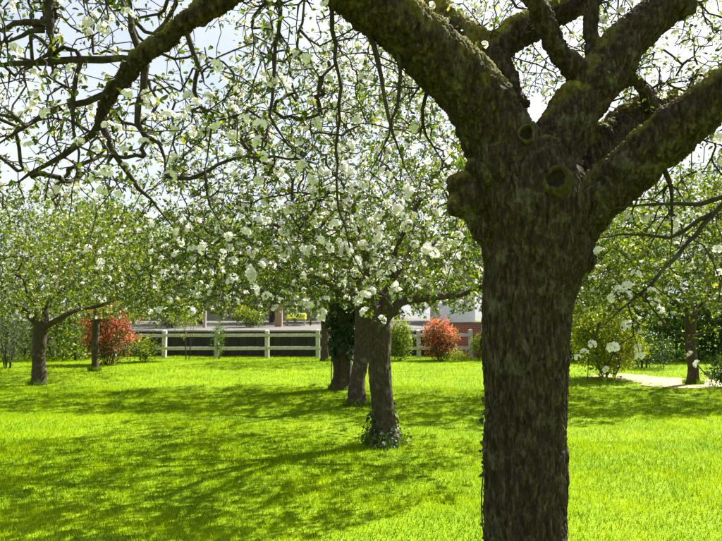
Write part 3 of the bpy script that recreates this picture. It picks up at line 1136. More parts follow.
R_HAND = [(588, 347, 3.12), (576, 351, 3.12), (580, 344, 3.12), (638, 356, 3.1), (632, 349, 3.1), (692, 353, 3.15), (697, 365, 3.15),
          (645, 330, 3.12), (660, 316, 3.12), (612, 300, 3.1), (600, 250, 3.1)]
tg += [P(*h) for h in A_HAND + R_HAND]
tg = np.array(tg)
tg = tg[bare_limbs(tg)]
sk.grow(tg, arg, arch=0.12, droop=0.1, step=0.085, wander=0.011, r_tip=0.0031, r_max=0.013)
# blossom on the hand-laid hanging twigs
hand = np.array([P(x, y, D) for x, y, D in R_HAND + [(352, 252, 3.2), (372, 296, 3.25), (178, 232, 3.2), (228, 238, 3.12)] + A_HAND])
hand = np.array([sk.p[np.argmin(np.linalg.norm(sk.p[:sk.n] - h, axis=1))] for h in hand])      # each sits on a twig
br, crown = crown_objects(apple, sk, arg, A_ORG, 0.7, 0.3, 3, 0.032, single=300, rmax=0.008, jitter=0.04, detailed=True, cl_scale=0.82, extra_spots=hand, in_frame=True)
for sp1 in sec_polys:
    vS, qS, _ = tube_arrays([sp1])
    obj('bough', mesh_np('bough', vS - A_ORG, [qS], M_TWIG, smooth=True), apple)


# ------------------------------------------------------------------ the other apple trees
B_HAND = [(355, 186), (367, 184), (408, 184), (328, 198), (336, 206), (344, 219), (347, 206), (360, 238), (368, 245), (342, 249), (405, 227), (413, 247), (378, 261), (385, 272), (344, 281),
          (367, 288), (372, 291), (360, 297), (305, 247), (314, 249), (308, 301), (320, 317), (357, 259), (362, 222), (382, 227), (266, 194), (299, 281), (266, 294), (289, 257), (248, 273),
          (242, 208), (258, 219), (454, 238), (429, 252), (449, 265), (437, 212), (276, 172), (300, 150), (325, 140), (350, 165), (290, 205), (312, 190), (420, 160), (445, 180), (395, 205),
          (230, 262), (215, 230), (255, 250), (282, 230), (330, 235), (395, 285), (415, 215), (380, 150), (340, 110), (300, 110), (270, 130), (410, 130)]


def orchard_tree(name, label, px, D, wpx, crotch, limbs, R, ztop, n_tg, seed, lean=(0, 0), spur_keep=0.8, blossom=0.4, leaf_per=5, leaf_size=0.055, single=0,
                 far=True, voxel=0.024, zbot=1.75, sector=None, cat='apple tree', group='blossoming apple trees of the orchard', bark=None, lo=APPLE_LO, hi=APPLE_HI, cl=1.0, off=(0, 0), hand=None, ell=(1.0, 1.0)):
    rg = np.random.default_rng(seed)
    x0 = GX(px, D)
    org = np.array((x0, D, float(ground_z(np.array(x0), np.array(D)))))
    r0 = wpx * D / F_PX * 0.5
    polys = []
    s = Skel(60000)
    top = org + np.array((lean[0], lean[1], crotch))
    mid = (org + top) / 2 + np.array((rg.normal() * 0.03, 0, 0))
    tr = catmull(np.array([[*(org - (0, 0, 0.12)), r0 * 1.9], [*(org + (0, 0, 0.03)), r0 * 1.42], [*(org + (0, 0, 0.14)), r0 * 1.16], [*(org + (0, 0, 0.4)), r0 * 1.0], [*mid, r0 * 0.96], [*(top - (0, 0, 0.15)), r0 * 1.05], [*(top + (0, 0, 0.12)), r0 * 0.8]]), 0.1)
    polys.append((tr[:, :3], tr[:, 3], 12))
    for (az, up, ln, rf) in limbs:
        az = math.radians(az)
        d = np.array((math.cos(az), math.sin(az), 0))
        p = top - np.array((0, 0, 0.12))
        pts = [[*p, r0 * rf * 1.1]]
        nseg = 5
        for k in range(1, nseg + 1):
            sgm = k / nseg
            h = up * (sgm ** 0.75)
            q = p + d * ln * sgm + np.array((0, 0, 0.12 + h)) + rg.normal(size=3) * 0.07 * np.array((1, 1, 0.8))
            pts.append([*q, max(0.012, r0 * rf * (1 - 0.8 * sgm))])
        c = catmull(np.array(pts), 0.12)
        polys.append((c[:, :3], c[:, 3], 9))
        s.add_fixed(c[:, :3], c[:, 3])
    t = empty(name, org, label, cat, group)
    obj('trunk', fuse('trunk', polys, voxel, bark or M_BARK2, 0.012, None, org, plate=(14, 3), zfine=crotch + 0.2, lump=0.02), t)
    tg = []
    while len(tg) < n_tg:
        az = rg.random() * 6.283
        rho = R * math.sqrt(rg.random())
        q = rho / R
        wob = 1 + 0.18 * math.sin(3 * az + seed) + 0.1 * math.sin(7 * az + 2 * seed)
        zt = zbot + 0.4 + (ztop - zbot - 0.4) * math.sqrt(max(0.0, 1 - q * q))
        zb = zbot + 0.35 * (1 - q) + 0.12 * math.sin(az * 5 + seed)
        z = zb + (zt - zb) * rg.random() ** 0.85
        rho *= wob
        tg.append(top * np.array((1, 1, 0)) + np.array((rho * math.cos(az) * ell[0] + off[0] * min(1, q * 1.5), rho * math.sin(az) * ell[1] + off[1], z)))
    spots = None
    if hand:
        spots = np.array([P(hx, hy, rg.uniform(5.9, 7.0)) for hx, hy in hand])
        tg += list(spots)
        hand_at = spots
        spots = np.vstack([spots, spots + rg.normal(size=spots.shape) * 0.045])
    s.grow(np.array(tg), rg, arch=0.15, droop=0.08, step=0.13, wander=0.022, r_tip=0.003)
    if hand:
        spots = np.array([s.p[np.argmin(np.linalg.norm(s.p[:s.n] - h, axis=1))] for h in spots])
        spots[len(hand_at):] += rg.normal(size=hand_at.shape) * 0.035
    crown_objects(t, s, rg, org, spur_keep, blossom, leaf_per, leaf_size, single=single, far=far, rmax=0.011, jitter=0.06, lod=1.8, lo=lo, hi=hi, cl_scale=cl, extra_spots=spots)
    return t


orchard_tree('apple_tree', 'apple tree with ivy round its foot, next in line behind the big front tree', 384, B_D, 23, 1.62,
             [(178, 0.95, 2.0, 0.42), (128, 1.3, 1.5, 0.4), (200, 1.5, 1.1, 0.36), (5, 0.55, 1.9, 0.45), (55, 1.4, 1.3, 0.4), (300, 1.7, 1.2, 0.38), (250, 1.5, 1.4, 0.36)],
             3.0, 5.3, 2400, 31, lean=(-0.07, 0.0), spur_keep=0.95, blossom=0.2, single=300, far=False, voxel=0.018, zbot=1.66, leaf_size=0.058, leaf_per=6, cl=1.3, off=(-0.4, 0), hand=B_HAND, ell=(1.0, 0.82))
orchard_tree('apple_tree', 'apple tree with slim leaning trunk half hidden behind the ivy footed tree', 357, C_D, 16, 1.75,
             [(150, 1.2, 1.3, 0.5), (30, 1.2, 1.3, 0.5), (260, 1.4, 1.2, 0.45), (90, 1.6, 0.8, 0.45)], 1.7, 4.6, 420, 37, lean=(0.1, 0.1), zbot=2.0)
orchard_tree('apple_tree', 'apple tree with stout dark trunk wrapped in ivy, third behind the big front tree', 343, D_D, 20, 1.7,
             [(175, 1.0, 1.9, 0.45), (120, 1.3, 1.4, 0.42), (10, 1.0, 1.9, 0.45), (60, 1.5, 1.3, 0.4), (280, 1.6, 1.3, 0.4)], 3.3, 4.5, 1800, 41, zbot=1.66, leaf_per=9, leaf_size=0.085, blossom=0.3, off=(-1.0, 0), ell=(1.1, 0.66))
orchard_tree('apple_tree', 'small apple tree with thin grey trunk nearest the white fence', 325, E_D, 7.5, 1.6,
             [(160, 1.0, 1.3, 0.5), (20, 1.1, 1.3, 0.5), (270, 1.4, 1.0, 0.45), (90, 1.3, 1.0, 0.45)], 2.4, 4.8, 600, 43, zbot=1.6, leaf_per=7, leaf_size=0.085)
orchard_tree('apple_tree', 'apple tree with dark forked trunk on the left edge of the lawn', 42, F_D, 13, 1.45,
             [(8, 0.7, 2.2, 0.55), (100, 1.5, 1.4, 0.5), (195, 1.2, 1.6, 0.45), (260, 1.5, 1.3, 0.4), (60, 1.5, 1.2, 0.4)], 3.0, 5.0, 1600, 47, zbot=1.5, blossom=0.22, leaf_per=7, leaf_size=0.075, lo=FRESH_LO, hi=FRESH_HI)
orchard_tree('apple_tree', 'thin trunked apple tree in front of the left red shrub', 97, G_D, 6.5, 1.55,
             [(175, 1.0, 1.4, 0.5), (20, 0.9, 1.8, 0.5), (90, 1.4, 1.1, 0.45), (280, 1.4, 1.1, 0.45)], 3.1, 5.2, 1200, 53, zbot=1.6, blossom=0.28, leaf_per=8, leaf_size=0.08, lo=FRESH_LO, hi=FRESH_HI)
orchard_tree('apple_tree', 'apple tree with straight grey trunk beside the pale track on the right', 690, H_D, 10, 1.75,
             [(175, 1.0, 2.1, 0.5), (100, 1.4, 1.3, 0.45), (5, 1.1, 1.8, 0.45), (255, 1.5, 1.4, 0.42), (215, 1.5, 1.4, 0.4)], 3.4, 5.2, 1900, 59, ell=(1.0, 0.7), off=(-0.8, -1.2), zbot=1.5, blossom=0.4, leaf_per=9, leaf_size=0.08, lo=FRESH_LO, hi=FRESH_HI)
orchard_tree('apple_tree', 'apple tree straight behind the big front trunk, its blossom showing beside that trunk', 540, 13.5, 11, 1.7,
             [(175, 1.0, 1.8, 0.5), (60, 1.4, 1.3, 0.45), (5, 1.1, 1.8, 0.45), (265, 1.5, 1.4, 0.42)], 2.7, 5.0, 1100, 61, zbot=1.75, blossom=0.35, leaf_per=8, leaf_size=0.075, ell=(1.0, 0.75), lo=FRESH_LO, hi=FRESH_HI)


# ------------------------------------------------------------------ ivy
def ivy_leaf():
    v = np.array([(0, 0, 0), (0.1, 0.42, 0.03), (0.45, 0.38, 0.06), (0.55, 0.2, 0.05), (1, 0, 0), (0.55, -0.2, 0.05), (0.45, -0.38, 0.06), (0.1, -0.42, 0.03)])
    f = np.array([(0, 2, 1), (0, 3, 2), (0, 4, 3), (0, 5, 4), (0, 6, 5), (0, 7, 6)])
    return v, f


def ivy_plant(label, loc, spots, normals, size, seed, lo=(0.02, 0.05, 0.01), hi=(0.07, 0.13, 0.03), stems=None):
    rg = np.random.default_rng(seed)
    loc = np.asarray(loc, float)
    t = empty('ivy', loc, label, 'ivy')
    if stems:
        for st1 in stems:
            v, q, _ = tube_arrays([st1])
            obj('stem', mesh_np('stem', v - loc, [q], M_TWIG, smooth=True), t)
    tv, tf = ivy_leaf()
    n = len(spots)
    z = norm(normals + rg.normal(size=(n, 3)) * 0.4)
    x = norm(np.cross(np.cross(z, np.array((0, 0, -1.0)) + rg.normal(size=(n, 3)) * 0.5), z))
    y = np.cross(z, x)
    v, f = place(tv, tf, np.stack([x, y, z], -1), np.asarray(spots) - loc, size * (0.6 + 0.8 * rg.random(n)))
    tt = rg.random((n, 1))
    c = np.array(lo) * (1 - tt) + np.array(hi) * tt
    o = obj('ivy_leaves', mesh_np('ivy_leaves', v, [f], M_IVY, np.repeat(c, len(tv), axis=0)), t)
    o['kind'] = 'stuff'
    return t


irg = np.random.default_rng(77)
# skirt at the foot of the second tree
bx = GX(383, B_D)
sp_, nm_ = [], []
for i in range(560):
    a = irg.random() * 6.283
    h = (0.02 + 0.34 * irg.random() ** 2.2) * (1 + 0.5 * math.sin(a * 2 + 1))
    r = 0.17 + (0.2 * max(0, 1 - h / 0.4)) * irg.random() ** 1.4 * (1 + 0.6 * math.sin(3 * a))
    sp_.append((bx + r * math.cos(a), B_D + r * math.sin(a), h))
    nm_.append((math.cos(a), math.sin(a), 0.7))
stems = []
for k in range(7):
    a = k * 0.9
    stems.append((np.array([(bx + (0.35 - 0.15 * s) * math.cos(a + 0.3 * s), B_D + (0.35 - 0.15 * s) * math.sin(a + 0.3 * s), 0.01 + 0.2 * s * s) for s in np.linspace(0, 1, 6)]), np.full(6, 0.005), 4))
ivy_plant('low ivy spreading round the foot of the second apple tree', (bx, B_D, 0), np.array(sp_), np.array(nm_), 0.045, 5, lo=(0.02, 0.045, 0.012), hi=(0.08, 0.12, 0.035), stems=stems)
# sleeve round the trunk of the fourth tree
dx_ = GX(343, D_D)
sp_, nm_, stems = [], [], []
for i in range(1500):
    a = irg.random() * 6.283
    h = 0.72 + 0.12 * math.sin(3 * a) + 1.3 * irg.random()
    r = 0.25 + 0.06 * math.sin(h * 5 + 2 * a) + 0.05 * math.sin(h * 11 + a) + 0.11 * irg.random() ** 2
    sp_.append((dx_ + r * math.cos(a), D_D + r * math.sin(a), h))
    nm_.append((math.cos(a), math.sin(a), 0.35))
for k in range(6):
    a = k * 1.05
    stems.append((np.array([(dx_ + 0.255 * math.cos(a + 0.5 * s), D_D + 0.255 * math.sin(a + 0.5 * s), 1.9 * s) for s in np.linspace(0, 1, 9)]), np.full(9, 0.012), 5))
ivy_plant('dark ivy wrapped round the upper trunk of the stout apple tree', (dx_, D_D, 0), np.array(sp_), np.array(nm_), 0.085, 6, lo=(0.012, 0.03, 0.008), hi=(0.035, 0.07, 0.018), stems=stems)
# sprigs up the left edge of the big trunk
sp_, nm_ = [], []
pts = np.array([P(486 + 3 * math.sin(s * 9) - 1.5, y_, 3.37) for s, y_ in zip(np.linspace(0, 1, 22), np.linspace(620, 395, 22))])
pts[0, 2] = max(pts[0, 2], 0.0)
for y_ in (398, 412, 416, 432, 441, 447, 452, 461, 463, 470, 476, 489, 505, 523, 536, 365):
    for _ in range(int(irg.integers(1, 4))):
        sp_.append(P(483.5 + irg.normal() * 1.8, y_ + irg.normal() * 2, 3.36 + irg.normal() * 0.015))
        nm_.append((-0.6, -0.8, 0.3))
ivy_plant('thin ivy sprig climbing the left edge of the big front trunk', (*pts[0][:2], 0), np.array(sp_), np.array(nm_), 0.03, 8,
          lo=(0.03, 0.035, 0.015), hi=(0.08, 0.07, 0.04), stems=[(pts, np.full(22, 0.004), 4)])


# ------------------------------------------------------------------ fence, wall, yard things
FENCE_Y = 26.0
fence = empty('rail_fence', (GX(217, FENCE_Y), FENCE_Y, 0), 'weathered white post and rail fence with two rails along the far lawn edge', 'fence')
fx0 = GX(217, FENCE_Y)
post_me = []
for k in range(3):
    m_ = MB()
    h = 1.09
    w = 0.08
    m_.poly([(-w, -w, -.25), (w, -w, -.25), (w, w, -.25), (-w, w, -.25), (-w, -w, h), (w, -w, h), (w, w, h), (-w, w, h), (0, 0, h + .05)],
            [(3, 2, 1, 0), (0, 1, 5, 4), (1, 2, 6, 5), (2, 3, 7, 6), (3, 0, 4, 7), (4, 5, 8), (5, 6, 8), (6, 7, 8), (7, 4, 8)])
    post_me.append(m_.mesh('post', M_WHITEWOOD))
post_x = [-4.13 + 2.06 * k for k in range(8)]     # relative to the fence origin
for k, xx in enumerate(post_x):
    o = obj('post', post_me[k % 3], fence, (xx + irg.normal() * 0.03, irg.normal() * 0.01, irg.normal() * 0.02))
    o.rotation_euler = (irg.normal() * 0.012, irg.normal() * 0.012, 0)
for k in range(len(post_x) - 1):
    for zz in (0.90, 0.39):
        m_ = MB().box((-1.025, -0.022, -0.062), (1.025, 0.022, 0.062))
        o = obj('rail', m_.mesh('rail', M_WHITEWOOD, 0.008), fence, ((post_x[k] + post_x[k + 1]) / 2, -0.104, zz + irg.normal() * 0.012))
        o.rotation_euler = (0, irg.normal() * 0.006, 0)

WX0, WX1 = -29.5, 3.4
wall = empty('retaining_wall', ((WX0 + WX1) / 2, YARD_Y, 0), 'long dark boarded wall with grey coping just behind the white fence', 'wall')
n_b = 46
bw = (WX1 - WX0) / n_b
for k in range(n_b):
    xx = WX0 + (k + .5) * bw - (WX0 + WX1) / 2
    m_ = MB().box((-bw / 2 + 0.006, -0.03, -0.2), (bw / 2 - 0.006, 0.03, 1.0))
    obj('board', m_.mesh('board', M_BOARD), wall, (xx, 0.05 + irg.normal() * 0.006, 0))
MB().box((WX0 - (WX0 + WX1) / 2, 0.09, -0.2), (WX1 - (WX0 + WX1) / 2, 0.28, 0.995)).build('backing', M_BOARD, wall)
n_c = 30
cw = (WX1 - WX0) / n_c
for k in range(n_c):
    xx = WX0 + (k + .5) * cw - (WX0 + WX1) / 2
    m_ = MB().box((-cw / 2 + 0.004, -0.06, 1.004), (cw / 2 - 0.004, 0.34, 1.09))
    obj('coping_slab', m_.mesh('coping_slab', M_COPING, 0.012), wall, (xx, irg.normal() * 0.005, irg.normal() * 0.004))

bwall = empty('brick_wall', (GX(463, 27.0), 27.0, 0), 'low red brick wall behind the fence beside the right red shrub', 'brick wall')
MB().box((-0.9, 0, -0.2), (1.0, 0.3, 1.38)).build('wall', M_BRICK, bwall)
MB().box((-0.95, -0.04, 1.384), (1.05, 0.34, 1.44)).build('coping', M_COPING, bwall, bevel=0.01)
MB().box((0.75, -0.06, -0.2), (1.06, -0.004, 1.30)).build('pier', M_WHITE, bwall)

# cream house far behind, mostly veiled by the orchard
HX, HY, HZ = -7.0, 41.0, YZ1 + 0.02
house = empty('house', (HX, HY, HZ), 'long cream rendered house with slate roof behind the orchard trees', 'house')
wl, wh, wd = 7.5, 2.9, 7.0
win = [(-6.2, 1.3), (-3.6, 1.3), (1.6, 1.3), (4.4, 1.5)]
openings = sorted([(c - w / 2, c + w / 2, 0.9, 2.2) for c, w in win] + [(-1.25, -0.25, 0.0, 2.1)])
m_ = MB()
xs = -wl
for (a, b, z0, z1) in openings:
    m_.box((xs, 0, -0.3), (a, 0.3, wh))
    m_.box((a, 0, z1), (b, 0.3, wh))
    if z0 > 0:
        m_.box((a, 0, -0.3), (b, 0.3, z0))
    xs = b
m_.box((xs, 0, -0.3), (wl, 0.3, wh))
m_.box((-wl, 0.304, -0.3), (-wl + 0.3, wd, wh)).box((wl - 0.3, 0.304, -0.3), (wl, wd, wh)).box((-wl + 0.304, wd - 0.3, -0.3), (wl - 0.304, wd, wh))
m_.build('wall', M_RENDER, house)
rf = MB().poly([(-wl - .4, -.45, wh - .12), (wl + .4, -.45, wh - .12), (wl + .4, wd + .45, wh - .12), (-wl - .4, wd + .45, wh - .12), (-wl - .4, wd / 2, wh + 2.6), (wl + .4, wd / 2, wh + 2.6)],
               [(0, 1, 5, 4), (2, 3, 4, 5), (1, 2, 5), (3, 0, 4), (3, 2, 1, 0)]).build('roof', M_SLATE, house)
for cxx in (-5.6, 5.2):
    MB().box((cxx - .4, wd / 2 - .35, wh + 1.9), (cxx + .4, wd / 2 + .35, wh + 3.6)).box((cxx - .46, wd / 2 - .41, wh + 3.6), (cxx + .46, wd / 2 + .41, wh + 3.72)).build('chimney', M_BRICK, rf)
for c, w in win:
    wn_ = MB().box((c - w / 2 + .02, .12, .92), (c - w / 2 + .09, .18, 2.18)).box((c + w / 2 - .09, .12, .92), (c + w / 2 - .02, .18, 2.18)).box((c - w / 2 + .09, .12, 2.11), (c + w / 2 - .09, .18, 2.18)) \
        .box((c - w / 2 + .09, .12, .92), (c + w / 2 - .09, .18, .99)).box((c - .03, .125, .99), (c + .03, .175, 2.11)).build('window', M_WHITE, house)
    MB().box((c - w / 2 + .09, .14, .99), (c - .034, .15, 2.11)).build('pane', M_GLASS, wn_)
    MB().box((c + .034, .14, .99), (c + w / 2 - .09, .15, 2.11)).build('pane', M_GLASS, wn_)
    MB().box((c - w / 2 - .06, -.08, .84), (c + w / 2 + .06, .1, .896)).build('sill', M_COPING, wn_)
dr = MB().box((-1.22, .12, .02), (-.28, .18, 2.08)).build('door', M_WOOD, house)
MB().box((-.42, .06, 1.0), (-.36, .118, 1.06)).build('handle', M_COPING, dr)

shed = empty('outbuilding', (GX(457, 34), 34, 1.3), 'small white rendered outbuilding above the red brick wall', 'outbuilding')
MB().poly([(-.95, 0, -.3), (.95, 0, -.3), (.95, 3, -.3), (-.95, 3, -.3), (-.95, 0, 2.1), (.95, 0, 2.1), (.95, 3, 2.1), (-.95, 3, 2.1), (0, 0, 2.9), (0, 3, 2.9)],
          [(0, 1, 5, 8, 4), (2, 3, 7, 9, 6), (1, 2, 6, 5), (3, 0, 4, 7), (3, 2, 1, 0), (5, 6, 9, 8), (7, 4, 8, 9)]).build('wall', M_WHITE, shed)
MB().poly([(-1.15, -.2, 1.96), (0, -.2, 2.93), (1.15, -.2, 1.96), (1.15, 3.2, 1.96), (0, 3.2, 2.93), (-1.15, 3.2, 1.96), (-1.15, -.2, 2.06), (0, -.2, 3.03), (1.15, -.2, 2.06), (1.15, 3.2, 2.06), (0, 3.2, 3.03), (-1.15, 3.2, 2.06)],
          [(6, 7, 10, 11), (7, 8, 9, 10), (0, 5, 4, 1), (1, 4, 3, 2), (0, 1, 7, 6), (1, 2, 8, 7), (4, 5, 11, 10), (3, 4, 10, 9), (5, 0, 6, 11), (2, 3, 9, 8)]).build('roof', M_SLATE, shed)


def yard_z(y):
    return YZ0 + (YZ1 - YZ0) * (y - YARD_Y - 0.3) / (38 - YARD_Y - 0.3)


def timber_post(label, px, D, h, w, mat):
    o = empty('timber_post', (GX(px, D), D, yard_z(D)), label, 'post')
    MB().box((-w / 2, -w / 2, -.3), (w / 2, w / 2, h)).build('shaft', mat, o, bevel=0.01)
    MB().box((-w / 2 - .03, -w / 2 - .03, h + .002), (w / 2 + .03, w / 2 + .03, h + .05)).build('cap', mat, o, bevel=0.01)


timber_post('broad tan timber post on the yard left of the yellow seat', 279, 31, 1.0, 0.34, M_WOOD)
timber_post('tall grey timber post on the yard left of the white outbuilding', 432, 30, 1.6, 0.17, M_GREYWOOD)
timber_post('slim grey timber post on the yard behind the left fence panel', 205, 30, 1.1, 0.14, M_GREYWOOD)

seat = empty('garden_seat', (GX(296, 32), 32, yard_z(32)), 'bright yellow green garden seat on the yard above the white fence', 'garden seat')
MB().box((-.5, -.3, .30), (.5, .3, .42)).build('seat', M_YELLOW, seat, bevel=0.03)
MB().box((.15, -.28, .425), (.5, .28, .62)).build('cushion', M_YELLOW, seat, bevel=0.05)
MB().box((-.5, .304, .30), (.5, .4, .55)).build('backrest', M_YELLOW, seat, bevel=0.03)
lg = MB().box((-.03, -.03, 0), (.03, .03, .298)).mesh('leg', M_GREYWOOD)
for sx in (-.44, .44):
    for sy in (-.24, .24):
        obj('leg', lg, seat, (sx, sy, 0))

# grey open panel fence at the left, between the forked tree and the red shrub
pf_ = empty('panel_fence', (GX(8, 27), 26.4, 0), 'pale grey timber panel fence left of the left red shrub', 'fence')
for k in range(5):
    obj('post', MB().box((-.06, -.06, -.2), (.06, .06, 1.4)).mesh('post', M_GREYWOOD), pf_, (-4.6 + 2.3 * k, 0, 0))
for k in range(4):
    for j in range(7):
        o = obj('slat', MB().box((-1.09, -.012, -.075), (1.09, .012, .075)).mesh('slat', M_GREYWOOD), pf_, (-3.45 + 2.3 * k, irg.normal() * .004, .16 + .185 * j))
        o.rotation_euler = (0, irg.normal() * 0.004, 0)


# ------------------------------------------------------------------ shrubs, hedge, far trees
def shrub(name, label, cat, px, D, rx, rz, n_stem, n_leaf, leaf, cols, seed, zc=None, ry=None, group=None, w=0.45, base=0.0, top_col=None, gap=0.0, y0=None):
    rg = np.random.default_rng(seed)
    x0 = GX(px, D)
    org = np.array((x0, D, base))
    ry = ry or rx
    zc = zc if zc is not None else rz
    t = empty(name, org, label, cat, group)
    s = Skel(20000)
    for k in range(n_stem):
        a = 6.283 * k / n_stem + rg.random()
        e = np.array((rx * 0.35 * math.cos(a), ry * 0.35 * math.sin(a), zc * (0.7 + 0.3 * rg.random())))
        st = np.array((0.12 * rx * math.cos(a), 0.12 * ry * math.sin(a), -0.05))
        c = catmull(np.array([st, (st + e) / 2 + rg.normal(size=3) * 0.05 * rx, e]), 0.12)
        s.add_fixed(c + 0, np.linspace(0.022, 0.01, len(c)) * max(0.6, rx))
    tg = []
    nt_ = max(60, n_leaf // 14)
    while len(tg) < nt_:
        d = norm(rg.normal(size=3))
        k = rg.random() ** 0.45
        bump = 1 + 0.22 * noise.noise(Vector(d * 2.2) + Vector((seed, 0, 0))) + 0.12 * noise.noise(Vector(d * 5) + Vector((0, seed, 0)))
        p = np.array((d[0] * rx, d[1] * ry, d[2] * rz)) * k * bump + np.array((0, 0, zc))
        if p[2] < 0.04:
            continue
        tg.append(p)
    s.grow(np.array(tg), rg, arch=0.1, droop=0.0, step=max(0.1, rx * 0.12), wander=0.015, r_tip=0.003)
    v, q, _ = tube_arrays(s.polylines(2.5))
    v2, q2, _ = tube_arrays([(s.p[i:j], s.r[i:j], 5) for i, j in fixed_runs(s)])
    obj('stem', mesh_np('stem', np.vstack([v, v2]), [np.vstack([q, q2 + len(v)])], M_TWIG, smooth=True), t)
    loc, out, _ = s.spurs(rg, 0.05, 1.0, leaf * 0.8)
    per = max(1, int(round(n_leaf / len(loc))))
    n = len(loc) * per
    L = np.repeat(loc, per, axis=0) + rg.normal(size=(n, 3)) * leaf * 0.9
    L[:, 2] = np.maximum(L[:, 2], 0.02)
    tv, tf = leaf_template(w=w, detailed=False)
    D_ = np.repeat(out, per, axis=0) * 0.6 + rg.normal(size=(n, 3)) * 0.7
    vv, ff = place(tv, tf, rand_frames(rg, D_), L, leaf * (0.6 + 0.7 * rg.random(n)))
    cols = np.array(cols)
    zrel = np.clip((L[:, 2] - (zc - rz)) / (2 * rz), 0, 1)
    if top_col is not None:      # young leaves at the shoots are a colour of their own
        clump = np.repeat(np.array([noise.noise(Vector(p * 2.5 / rx)) for p in loc]), per)
        pr = np.clip(0.15 + 0.75 * zrel + 0.8 * clump, 0.05, 0.95)
        young = rg.random(n) < pr
        cc = cols[rg.integers(0, len(cols), n)]
        tc = np.array(top_col)
        cc[young] = tc[rg.integers(0, len(tc), int(young.sum()))]
    else:
        cc = cols[rg.integers(0, len(cols), n)]
    cc = cc * (0.75 + 0.5 * rg.random((n, 1)))
    f_ = obj('foliage', mesh_np('foliage', vv, [ff], M_SHRUB, np.repeat(cc, len(tv), axis=0)), t)
    f_['kind'] = 'stuff'
    return t


def fixed_runs(s):
    idx = np.where(s.fixed[:s.n])[0]
    starts = [i for i in idx if s.par[i] == -1]
    runs = []
    for i in starts:
        j = i + 1
        while j < s.n and s.fixed[j] and s.par[j] == j - 1:
            j += 1
        runs.append((i, j))
    return runs


RED = [(0.55, 0.08, 0.06), (0.62, 0.18, 0.12), (0.42, 0.04, 0.045), (0.65, 0.3, 0.22)]
GRN = [(0.05, 0.10, 0.02), (0.03, 0.07, 0.015), (0.09, 0.14, 0.03)]
LIME = [(0.22, 0.28, 0.015), (0.16, 0.24, 0.015), (0.27, 0.3, 0.02)]
MID = [(0.06, 0.13, 0.015), (0.09, 0.16, 0.02), (0.12, 0.19, 0.025)]
DARK = [(0.02, 0.05, 0.01), (0.03, 0.07, 0.014), (0.045, 0.09, 0.02)]
BLUE = [(0.12, 0.16, 0.16), (0.16, 0.2, 0.2), (0.09, 0.12, 0.11)]

shrub('red_shrub', 'red leaved shrub behind the thin trunked tree at the left fence end', 'shrub', 110, 22.5, 0.95, 1.15, 8, 8500, 0.085, GRN, 101, zc=1.1, top_col=RED)
shrub('red_shrub', 'round red leaved shrub in front of the low brick wall', 'shrub', 440, 24.5, 0.68, 0.8, 7, 6500, 0.08, GRN, 103, zc=0.78, top_col=RED)
shrub('green_shrub', 'yellow green upright shrub just right of the ivy footed tree', 'shrub', 399, 24.3, 0.5, 0.82, 6, 4200, 0.08, MID, 107, zc=0.8, top_col=LIME)
shrub('green_shrub', 'small bright green shrub at the left end of the white fence', 'shrub', 145, 23.5, 0.55, 0.5, 6, 1300, 0.085, MID, 109, zc=0.5, top_col=LIME)
shrub('sapling', 'slim yellow green sapling standing before the left fence panel', 'sapling', 189, 24.8, 0.6, 0.8, 4, 1500, 0.085, LIME, 113, zc=1.75)
shrub('green_shrub', 'narrow green climber on the fence post right of the sapling', 'shrub', 220, 25.3, 0.22, 0.75, 4, 700, 0.07, MID, 127, zc=0.85)
shrub('green_shrub', 'small lime shrub under the brick wall left of the big trunk', 'shrub', 480, 24.5, 0.5, 0.5, 5, 1500, 0.08, MID, 131, zc=0.5, top_col=LIME)
shrub('green_shrub', 'low pale green weeds between the red shrub and the fence', 'shrub', 455, 23.9, 0.45, 0.2, 5, 700, 0.07, LIME, 137, zc=0.2)
shrub('blue_shrub', 'wispy blue grey shrub at the far left edge of the lawn', 'shrub', 10, 20.5, 0.75, 1.15, 9, 1800, 0.07, BLUE, 139, zc=1.1, w=0.2)
shrub('green_shrub', 'large lime green shrub with several stems left of the pale track', 'shrub', 606, 17.2, 1.05, 0.95, 5, 8000, 0.09, LIME, 149, zc=1.05, top_col=LIME)
shrub('green_shrub', 'dark round bush at the right edge beside the straight grey trunk', 'shrub', 722, 14.9, 0.42, 0.34, 5, 1400, 0.07, DARK, 151, zc=0.32)
shrub('green_shrub', 'dark leafy shrub under the hedge behind the lime shrub', 'shrub', 640, 21.0, 1.1, 0.6, 6, 2600, 0.09, DARK, 157, zc=0.6)
shrub('sapling', 'thin sapling with a bare stem just right of the big trunk', 'sapling', 584, 16.6, 0.5, 0.6, 1, 1800, 0.08, LIME, 163, zc=1.35)


shrub('green_shrub', 'leafy green bush on the yard above the left fence panel', 'shrub', 172, 30.0, 1.3, 0.75, 6, 3600, 0.1, MID, 171, zc=0.8, base=yard_z(30.0), top_col=LIME)
shrub('green_shrub', 'leafy lime bush on the yard left of the broad tan post', 'shrub', 250, 30.5, 0.8, 0.5, 6, 2400, 0.1, MID, 173, zc=0.55, base=yard_z(30.5), top_col=LIME)


